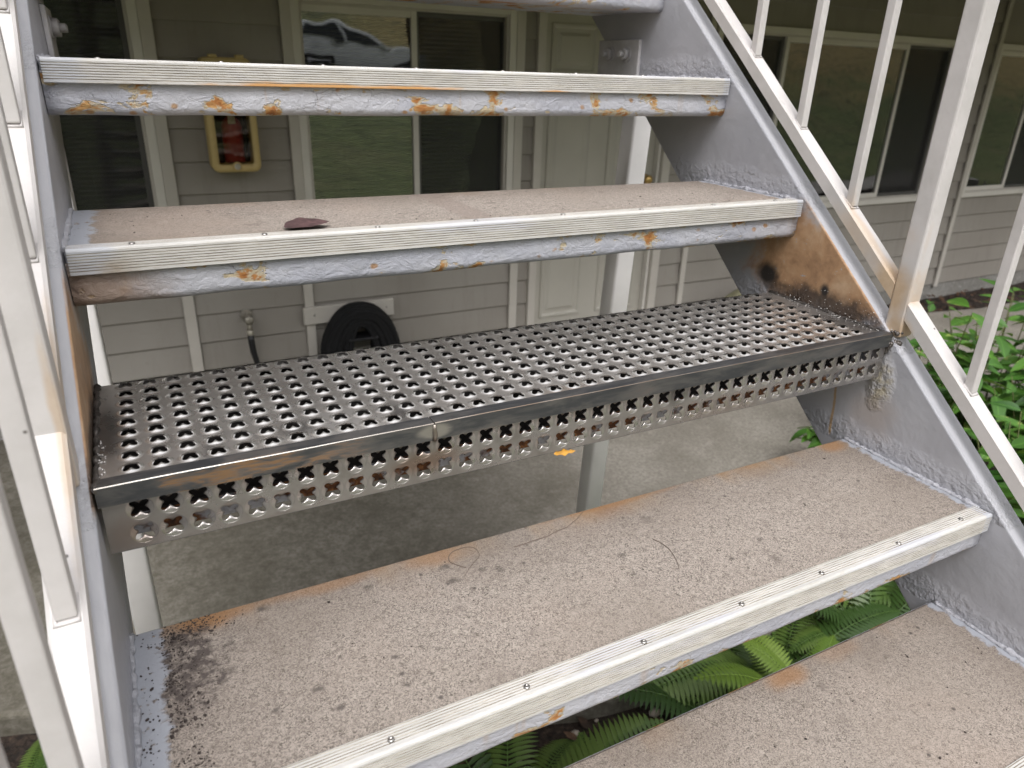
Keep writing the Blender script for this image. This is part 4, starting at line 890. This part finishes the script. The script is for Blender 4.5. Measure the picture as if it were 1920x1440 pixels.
# ------------------------------------------------------------------ wall-mounted things
fc = tag(empty('extinguisher_cabinet', (0.53, 2.98, -0.093)), 'yellow plastic fire extinguisher cabinet with clear front on the siding', 'cabinet')
def rrect(x0, x1, z0, z1, r, n=5):
    P = []
    for cx, cz, a0 in ((x1 - r, z1 - r, 0), (x0 + r, z1 - r, 90), (x0 + r, z0 + r, 180), (x1 - r, z0 + r, 270)):
        for k in range(n + 1): a = math.radians(a0 + 90 * k / n); P.append((cx + r * math.cos(a), cz + r * math.sin(a)))
    return P
def ringplate(name, outer, inner, y0, y1, mat, par, slope=0.006):
    bm = bmesh.new(); b = wloc(par)
    V = lambda P, y: [bm.verts.new(Vector((x, y, z)) - b) for x, z in P]
    o0, o1, i1, i0 = V(outer, y1), V(outer, y0 + slope), V(inner, y0), V(inner, y1)
    cx = sum(p[0] for p in outer) / len(outer); cz = sum(p[1] for p in outer) / len(outer)
    om = V([(cx + (x - cx) * 0.955, cz + (z - cz) * 0.98) for x, z in outer], y0)
    L = [o0, o1, om, i1, i0]; n = len(outer)
    for A, B in zip(L[:-1], L[1:]):
        for k in range(n): f = bm.faces.new((A[k], A[(k + 1) % n], B[(k + 1) % n], B[k])); f.smooth = True
    o = link(bpy.data.objects.new(name, mesh_of(name, bm, mat))); o.parent = par; return o
ringplate('frame', rrect(0.425, 0.632, -0.093, 0.375, 0.030), rrect(0.455, 0.602, -0.060, 0.345, 0.012), 2.865, 2.975, M['cabinet'], fc)
boxobj('back_box', M['cabin'], fc, 0.440, 0.618, 2.968, 2.976, -0.075, 0.36)
boxobj('cover', M['clear'], fc, 0.452, 0.605, 2.8675, 2.870, -0.063, 0.348)
for hx in (0.462, 0.570): boxobj('hinge', M['cabinet'], fc, hx, hx + 0.035, 2.868, 2.90, 0.372, 0.386, 0.003)
bm = bmesh.new(); lathe(bm, [(0.020, 0), (0.020, 0.006), (0.017, 0.009)], 20, Matrix.Translation(Vector((0.5285, 2.868, -0.068)) - wloc(fc)) @ Matrix.Rotation(math.pi / 2, 4, 'X')); o = link(bpy.data.objects.new('lock_boss', mesh_of('lock_boss', bm, M['cabinet']))); o.parent = fc
bm = bmesh.new(); lathe(bm, [(0.013, 0.008), (0.013, 0.013), (0.010, 0.014), (0.004, 0.011)], 18, Matrix.Translation(Vector((0.5285, 2.868, -0.068)) - wloc(fc)) @ Matrix.Rotation(math.pi / 2, 4, 'X')); o = link(bpy.data.objects.new('lock', mesh_of('lock', bm, M['galv']))); o.parent = fc
fe = tag(empty('fire_extinguisher', (0.53, 2.925, -0.055)), 'red fire extinguisher with paper tag inside the yellow cabinet', 'fire extinguisher')
bm = bmesh.new(); lathe(bm, [(0.040, 0.0), (0.043, 0.006), (0.043, 0.150), (0.036, 0.175), (0.018, 0.188), (0.014, 0.200)], 22); put('cylinder', mesh_of('cylinder', bm, M['red']), fe, wloc(fe))
bm = bmesh.new(); lathe(bm, [(0.014, 0.200), (0.016, 0.205), (0.016, 0.23), (0.010, 0.235)], 14); box(bm, -0.045, 0.02, -0.008, 0.008, 0.235, 0.243, 0.002); box(bm, -0.05, 0.015, -0.007, 0.007, 0.258, 0.265, 0.002); put('valve_handle', mesh_of('valve_handle', bm, M['galv']), fe, wloc(fe))
bm = bmesh.new(); tube(bm, [(0.014, -0.01, 0.22), (0.05, -0.02, 0.21), (0.052, -0.025, 0.12), (0.046, -0.02, 0.02)], 0.007, 8); put('discharge_hose', mesh_of('discharge_hose', bm, M['black']), fe, wloc(fe))
for (xa, xb, za, zb) in [(-0.062, -0.015, 0.205, 0.245), (-0.018, 0.012, 0.165, 0.215), (-0.008, 0.045, 0.225, 0.265)]: boxobj('paper_tag', M['paper'], fe, 0.53 + xa, 0.53 + xb, 2.876, 2.8765, -0.055 + za, -0.055 + zb)

sg = tag(empty('water_spigot', (0.503, 2.98, -0.79)), 'painted outdoor water spigot on the siding feeding a black hose', 'spigot')
bm = bmesh.new(); rx = Matrix.Rotation(math.pi / 2, 4, 'X'); lathe(bm, [(0.028, 0.0), (0.028, 0.006), (0.014, 0.012), (0.014, 0.055), (0.018, 0.06), (0.018, 0.085), (0.012, 0.09)], 16, rx)
tube(bm, [(0, -0.07, 0.0), (0.0, -0.075, -0.03), (0.0, -0.078, -0.055)], [0.014, 0.013, 0.015], 10); put('valve_body', mesh_of('valve_body', bm, M['galv']), sg, wloc(sg))
bm = bmesh.new(); lathe(bm, [(0.006, 0.0), (0.022, 0.004), (0.024, 0.008), (0.008, 0.012)], 8, Matrix.Translation((0, -0.09, 0.0)) @ rx); put('handle', mesh_of('handle', bm, M['galv']), sg, wloc(sg))
bm = bmesh.new(); lathe(bm, [(0.015, -0.082), (0.017, -0.078), (0.017, -0.058), (0.014, -0.055)], 12, Matrix.Translation((0, -0.078, 0))); put('hose_collar', mesh_of('hose_collar', bm, M['galv']), sg, wloc(sg))
rk = tag(empty('hose_rack', (1.03, 2.98, -0.875)), 'taupe wooden backing board screwed to the siding holding the coiled hose', 'hose rack')
boxobj('board', M['trim'], rk, 0.775, 1.255, 2.945, 2.966, -0.872, -0.780, 0.004)
boxobj('lower_board', M['trim'], rk, 0.93, 1.20, 2.952, 2.966, -1.16, -1.035, 0.004)
boxobj('hanger_arm', M['black'], rk, 0.97, 1.13, 2.83, 2.944, -0.955, -0.940, 0.004)
for sx in (0.83, 1.215):
    bm = bmesh.new(); lathe(bm, [(0.006, 0), (0.006, 0.002), (0.002, 0.003)], 10, Matrix.Translation(Vector((sx, 2.945, -0.822)) - wloc(rk)) @ rx); o = link(bpy.data.objects.new('screw', mesh_of('screw', bm, M['screw']))); o.parent = rk
gh = tag(empty('garden_hose', (1.04, 2.88, GZ)), 'black garden hose coiled in thick loops over the wall rack', 'hose')
bm = bmesh.new()
for k in range(20):
    lay = k % 5; dep = k // 5; cx = 1.050 + random.uniform(-0.007, 0.007); rx_ = 0.082 + 0.0265 * lay + random.uniform(-0.004, 0.004); top = -0.862 + 0.0195 * lay - 0.004 * dep + random.uniform(-0.008, 0.008); bot = -1.215 - 0.004 * lay
    P = []
    for q in range(40):
        a = 2 * math.pi * q / 40; c, s = math.cos(a), math.sin(a)
        px_ = cx + rx_ * (abs(c) ** 0.8) * (1 if c > 0 else -1) * (1.0 - 0.16 * s); pz = (top + bot) / 2 + (top - bot) / 2 * s
        P.append((px_ + 0.012 * mnoise.noise((a, k * 3.1, 0)), 2.925 - 0.025 * dep + 0.006 * mnoise.noise((a, k, 4)), pz))
    tube(bm, P, 0.0175, 8, closed=True)
put('coil', mesh_of('coil', bm, M['hosecloth']), gh); gh.children[0].location = -wloc(gh)
bm = bmesh.new(); tube(bm, [(0.503, 2.902, -0.865), (0.503, 2.90, -0.90), (0.507, 2.898, -0.96), (0.522, 2.89, -1.04), (0.545, 2.88, -1.14), (0.60, 2.86, -1.215), (0.70, 2.84, -1.232), (0.84, 2.85, -1.20)], [0.0155, 0.0155, 0.0150, 0.012, 0.0115, 0.0115, 0.0115, 0.0115], 10)
o = put('lead_hose', mesh_of('lead_hose', bm, M['black']), gh); o.location = -wloc(gh)
# boulder-like rounded cover by the wall
bm = bmesh.new(); bmesh.ops.create_icosphere(bm, subdivisions=4, radius=1.0)
for v in bm.verts:
    v.co *= 1 + 0.10 * mnoise.noise(v.co * 1.3); v.co = Vector((v.co.x * 0.36, v.co.y * 0.20, max(-0.05, v.co.z * 0.27 + 0.05)))
rk2 = put('boulder', mesh_of('boulder', bm, M['rock'], True), None, (3.72, 2.70, GZ + 0.055)); tag(rk2, 'low rounded pale olive boulder on the patio against the siding', 'boulder')

# ------------------------------------------------------------------ plants
LEAVES = [leaf_mesh('leaf', 0.085, 0.034, M['leaf'], 0.22, 0.22), leaf_mesh('leaf', 0.070, 0.030, M['leaf'], 0.30, 0.35), leaf_mesh('leaf', 0.095, 0.032, M['leaf'], 0.15, 0.15)]
def bush(loc, h, nst, spread, label, rs, lean=(0, 0)):
    random.seed(rs); b = tag(empty('leafy_shrub', loc), label, 'shrub', 'variegated shrubs along the patio edge')
    bs = Vector(loc); cnt = 0
    for s in range(nst):
        a = random.uniform(0, 6.28); sp = spread * math.sqrt(random.random()); hh = h * random.uniform(0.65, 1.0); P = []
        for k in range(6):
            u = k / 5; P.append(Vector((math.cos(a) * sp * (0.25 + 0.75 * u) + lean[0] * u, math.sin(a) * sp * (0.25 + 0.75 * u) + lean[1] * u, hh * u - 0.10 * hh * u * u)))
        bm = bmesh.new(); tube(bm, P, [0.004, 0.0038, 0.0034, 0.003, 0.0024, 0.0016], 5); put('stem', mesh_of('stem', bm, M['stem']), b, loc)
        nl = random.randint(12, 14)
        for k in range(nl):
            u = 0.22 + 0.78 * k / (nl - 1); i = min(4, int(u * 5)); p = P[i].lerp(P[i + 1], u * 5 - i) if i < 5 else P[5]
            az = a + (math.pi / 2 + random.uniform(-0.7, 0.7)) * (1 if k % 2 else -1) + random.uniform(-0.4, 0.4)
            o = put('leaf', random.choice(LEAVES), b, bs + p); o.rotation_euler = Euler((random.uniform(-0.5, 0.5), random.uniform(-0.45, 0.35), az)); sc = random.uniform(0.8, 2.0); o.scale = (sc, sc, sc)
bush((3.05, 1.08, GZ - 0.06), 0.90, 20, 0.27, 'variegated leafy shrub at the patio edge just right of the stair railing', 11)
bush((3.55, 1.05, GZ - 0.06), 0.92, 20, 0.30, 'tallest variegated leafy shrub in front of the concrete walk', 12)
bush((3.25, 0.60, GZ - 0.07), 0.72, 20, 0.30, 'variegated leafy shrub lower down beside the right railing', 13)
bush((3.95, 0.75, GZ - 0.07), 0.90, 20, 0.30, 'variegated leafy shrub at the right edge of the picture', 14)
bush((2.75, 0.42, GZ - 0.07), 0.64, 18, 0.27, 'variegated leafy shrub nearest the stair bottom by the right stringer', 15)
bush((2.62, 1.12, GZ - 0.06), 0.40, 8, 0.18, 'small leafy shrub peeking out behind the right stringer', 16)
bush((3.35, 0.15, GZ - 0.07), 0.68, 20, 0.29, 'variegated leafy shrub low at the right, below the railing', 17)
bush((4.35, 1.05, GZ - 0.06), 0.70, 18, 0.28, 'variegated leafy shrub beyond the others at the far right', 18)
def frond_mesh(L, Wd, mat, arch=0.5, np_=30):
    bm = bmesh.new(); P = []
    def at(u): return Vector((L * (u - 0.12 * u * u), 0, L * (arch * u - 0.85 * arch * u * u)))
    for k in range(13): P.append(at(k / 12))
    tube(bm, P, [0.0022 * (1 - 0.8 * k / 12) for k in range(13)], 5)
    for k in range(np_):
        u = 0.10 + 0.88 * k / (np_ - 1); c = at(u); ln = Wd * (math.sin(math.pi * (0.10 + 0.90 * u)) ** 0.7) * (1.0 if u < 0.9 else 0.7) * random.uniform(0.92, 1.05); w = L * 0.88 / np_ * 0.44
        for s in (-1, 1):
            d = Vector((0.34, s, 0)).normalized(); q = Vector((1, 0, arch * (1 - 1.7 * u))).normalized(); dr_ = 0.28
            pts = []
            for t_, ww in ((0.0, 0.55), (0.3, 1.0), (0.65, 0.8), (1.0, 0.0)):
                m = c + d * ln * t_ + Vector((0, 0, 0.10 * ln * t_ - dr_ * ln * t_ * t_)); pts.append((m - q * w * ww, m + Vector((0, 0, -0.15 * w)), m + q * w * ww))
            V = [[bm.verts.new(x) for x in tr_] for tr_ in pts[:-1]] + [[bm.verts.new(pts[-1][1])]]
            for A, B in zip(V[:-1], V[1:]):
                if len(B) == 3: bm.faces.new((A[0], A[1], B[1], B[0])); bm.faces.new((A[1], A[2], B[2], B[1]))
                else: bm.faces.new((A[0], A[1], B[0])); bm.faces.new((A[1], A[2], B[0]))
    return mesh_of('frond', bm, mat, True)
random.seed(5)
FR = [frond_mesh(0.46, 0.075, M['fern'], 0.55), frond_mesh(0.40, 0.070, M['fern'], 0.8), frond_mesh(0.52, 0.085, M['fern'], 0.65, 34)]
FRL = [frond_mesh(0.34, 0.055, M['fernlight'], 0.8), frond_mesh(0.28, 0.05, M['fernlight'], 1.0)]
def fern(loc, n, label, rs, sc=1.0, kinds=None, tilt=0.0, az0=0.0, az1=6.283):
    random.seed(rs); f = tag(empty('fern', loc), label, 'fern', 'ferns in the bed under the stairs')
    for k in range(n):
        o = put('frond', random.choice(kinds or FR), f, loc); a = az0 + (az1 - az0) * (k + random.uniform(-0.25, 0.25)) / n
        o.rotation_euler = Euler((random.uniform(-0.25, 0.25), random.uniform(-0.35, 0.15) - tilt, a)); s = sc * random.uniform(0.8, 1.15); o.scale = (s, s, s)
fern((1.34, 0.27, GZ - 0.07), 12, 'large arching green fern in the gap between the two lowest treads', 21, 1.15)
fern((1.62, 0.44, GZ - 0.07), 12, 'dark green fern behind the lit one under the right end of the tread', 22, 1.15)
fern((1.50, 0.22, GZ - 0.05), 9, 'bright yellow-green young fern under the right end of the tread', 23, 1.35, FRL, 0.45)
fern((2.00, 0.42, GZ - 0.07), 12, 'green fern nearest the right stringer in the shaded bed', 24, 1.2)
fern((0.62, 0.30, GZ - 0.07), 12, 'dim green fern in deep shade below the lower tread nosing', 25, 1.2)
fern((0.74, -0.02, GZ - 0.07), 9, 'dim fern hanging low between the two treads beside the dark soil', 26, 1.0)
fern((-0.40, 0.90, GZ - 0.07), 9, 'small green fern at the lower left behind the white balusters', 27, 0.62)
fern((2.40, 0.30, GZ - 0.07), 10, 'green fern half hidden behind the right stringer bottom', 28, 1.1)
bush((-0.80, 1.85, GZ), 0.62, 15, 0.25, 'dark leafy shrub in shade left of the stairs behind the balusters', 30)
bush((-1.35, 1.45, GZ - 0.06), 0.9, 15, 0.32, 'taller leafy shrub added out of view left of the stairs to shade the patio', 31)  # unseen shrub, added to darken the left part of the patio
# litter and pebbles
random.seed(9); bm = bmesh.new()
for k in range(900):
    x = random.uniform(-1.6, 3.2); y = random.uniform(-0.5, 1.25)
    if k > 650: x = random.uniform(5.0, 8.5); y = random.uniform(2.55, 2.95)
    s = random.uniform(0.008, 0.030); b2 = bmesh.new(); vs_ = [b2.verts.new((math.cos(q) * s * (1.5 if q in (0, math.pi) else 0.6), math.sin(q) * s * 0.7, random.uniform(-0.2, 0.35) * s)) for q in (0, 1.0, 2.1, math.pi, 4.1, 5.2)]
    b2.faces.new(vs_); merge(bm, b2, 0, Matrix.Translation((x, y, GZ - 0.05 + random.uniform(-0.01, 0.02))) @ Euler((random.uniform(-0.4, 0.4), random.uniform(-0.4, 0.4), random.uniform(0, 6))).to_matrix().to_4x4())
tag(put('leaf_litter', mesh_of('leaf_litter', bm, M['litter'])), 'brown leaf litter over the soil beds', 'leaf litter', kind='stuff')
bm = bmesh.new()
for k in range(260):
    s = random.uniform(0.005, 0.018); b2 = bmesh.new(); bmesh.ops.create_icosphere(b2, subdivisions=1, radius=s); merge(bm, b2, 0, Matrix.Translation((random.uniform(-1.2, 2.4), random.uniform(-0.3, 0.7), GZ - 0.062)) @ Matrix.Diagonal((1.3, 1, 0.6, 1)))
tag(put('pebbles', mesh_of('pebbles', bm, M['pebble'], True)), 'small pale pebbles in the soil bed', 'pebbles', kind='stuff')

# ------------------------------------------------------------------ across the road (seen in the window reflections)
cx0, cy0 = 7.3, -18.2; cz = terr(9, cy0) + 0.10
car = tag(empty('parked_car', (cx0, cy0, cz)), 'white compact sport utility vehicle parked on the road, mirrored in the window', 'car')
def side_loft(prof, y0, y1, inset, ztuck, mat, name, bev=0.05):
    bm = bmesh.new(); n = len(prof); zs = [z for _, z in prof]; zm, zM = min(zs), max(zs)
    rows = []
    for y, k in ((y0, inset), (y0 + 0.0, 0), (y1, 0), (y1, inset)):
        pass
    A = [bm.verts.new((x, y0 + ztuck * max(0, (z - zm)) / (zM - zm), z)) for x, z in prof]; B = [bm.verts.new((x, y1 - ztuck * max(0, (z - zm)) / (zM - zm), z)) for x, z in prof]
    bm.faces.new(A); bm.faces.new(B[::-1])
    for i in range(n): bm.faces.new((A[i], A[(i + 1) % n], B[(i + 1) % n], B[i]))
    bmesh.ops.recalc_face_normals(bm, faces=bm.faces[:])
    if bev: bmesh.ops.bevel(bm, geom=[e for e in bm.edges], offset=bev, segments=2, affect='EDGES', profile=0.6)
    return put(name, mesh_of(name, bm, mat, True), car, wloc(car))
side_loft([(-2.2, 0.32), (-2.25, 0.75), (-2.15, 1.0), (-1.2, 1.02), (0.7, 1.02), (1.75, 0.93), (2.15, 0.78), (2.2, 0.42), (2.0, 0.25), (-2.0, 0.25)], -0.9, 0.9, 0, 0.10, M['carwhite'], 'body', 0.07)
side_loft([(-2.05, 1.0), (-1.75, 1.52), (-1.3, 1.63), (-0.2, 1.65), (0.25, 1.55), (1.05, 1.0)], -0.82, 0.82, 0, 0.20, M['carwhite'], 'cabin', 0.05)
for ya in (-1, 1):
    for prof in ([(-1.75, 1.06), (-1.55, 1.44), (-0.75, 1.52), (-0.75, 1.06)], [(-0.65, 1.06), (-0.65, 1.52), (-0.1, 1.50), (0.15, 1.42), (0.72, 1.06)]):
        bm = bmesh.new(); f = [bm.verts.new((x, ya * (0.835 - 0.20 * (z - 1.0) / 0.65), z)) for x, z in prof]; g = [bm.verts.new((x, ya * (0.80 - 0.20 * (z - 1.0) / 0.65), z)) for x, z in prof]
        bm.faces.new(f); bm.faces.new(g)
        for i in range(len(f)): bm.faces.new((f[i], f[(i + 1) % len(f)], g[(i + 1) % len(f)], g[i]))
        put('window', mesh_of('window', bm, M['carglass']), car, wloc(car))
    for wx in (-1.35, 1.38):
        wl = put('wheel', None, car, (cx0 + wx, cy0 + ya * 0.82, cz + 0.34)); mt = Matrix.Rotation(-ya * math.pi / 2, 4, 'X')
        bm = bmesh.new(); lathe(bm, [(0.20, -0.10), (0.32, -0.10), (0.34, -0.07), (0.34, 0.07), (0.32, 0.10), (0.22, 0.105)], 24, mt); put('tyre', mesh_of('tyre', bm, M['tyre']), wl, wloc(wl))
        bm = bmesh.new(); lathe(bm, [(0.22, 0.08), (0.215, 0.108), (0.06, 0.095), (0.05, 0.11), (0.02, 0.112)], 20, mt); put('rim', mesh_of('rim', bm, M['rim']), wl, wloc(wl))
    boxobj('mirror', M['carwhite'], car, cx0 + 0.55, cx0 + 0.72, cy0 + ya * 0.98 - 0.10, cy0 + ya * 0.98 + 0.10, cz + 1.02, cz + 1.20, 0.03, 2)
    boxobj('headlight', M['rim'], car, cx0 + 1.95, cx0 + 2.14, cy0 + ya * 0.68 - 0.14, cy0 + ya * 0.68 + 0.14, cz + 0.66, cz + 0.80, 0.03, 2)
def tree(loc, h, rad, label, rs, n=1500):
    random.seed(rs); t_ = tag(empty('tree', loc), label, 'tree', 'trees across the road')
    bm = bmesh.new(); tube(bm, [(0, 0, -0.2), (0.05, 0.02, h * 0.25), (-0.05, 0.05, h * 0.55), (0.02, 0, h * 0.85)], [0.22, 0.17, 0.11, 0.03], 9)
    for k in range(7):
        a = random.uniform(0, 6.28); z = h * random.uniform(0.3, 0.7); tube(bm, [(0, 0, z), (math.cos(a) * rad * 0.35, math.sin(a) * rad * 0.35, z + rad * 0.3), (math.cos(a) * rad * 0.75, math.sin(a) * rad * 0.75, z + rad * 0.5)], [0.09, 0.06, 0.02], 6)
    put('trunk', mesh_of('trunk', bm, M['bark']), t_, loc)
    bm = bmesh.new(); cl = [(Vector((random.gauss(0, 0.45) * rad, random.gauss(0, 0.45) * rad, h * random.uniform(0.35, 0.98))), rad * random.uniform(0.22, 0.42)) for _ in range(22)]
    for k in range(n):
        c, r = random.choice(cl); d = Vector((random.gauss(0, 1), random.gauss(0, 1), random.gauss(0, 1))).normalized() * r * random.uniform(0.5, 1.0); p = c + d; s = random.uniform(0.10, 0.22)
        e = Euler((random.uniform(0, 6), random.uniform(0, 6), random.uniform(0, 6))).to_matrix(); vs_ = [bm.verts.new(p + e @ Vector(q) * s) for q in ((-1, 0, 0), (0, -0.45, 0.1), (1, 0, 0), (0, 0.45, 0.1))]; bm.faces.new(vs_)
    put('crown', mesh_of('crown', bm, M['tree']), t_, loc)
for i, (x, y, h, r, lab) in enumerate([(-14, -28, 8.5, 3.4, 'leftmost tree of the row beyond the road'), (-7, -29, 9, 3.6, 'broad tree second from the left beyond the road'), (0, -27.5, 8.5, 3.4, 'broad green tree beyond the road, left of the parked car in the window reflection'),
        (6, -28, 9.5, 3.8, 'tall dark tree behind the parked white car in the window reflection'), (12.5, -27, 8.5, 3.4, 'dark tree right of the parked car in the window reflection'), (19, -29, 9, 3.6, 'green tree at the foot of the bank in the reflections'),
        (26, -28, 8.5, 3.4, 'round tree on the slope of the bank in the reflections'), (34, -27, 9, 3.6, 'last tree at the far right of the row on the bank')]):
    tree((x, y, terr(x, y)), h, r, lab, 40 + i, 2200)
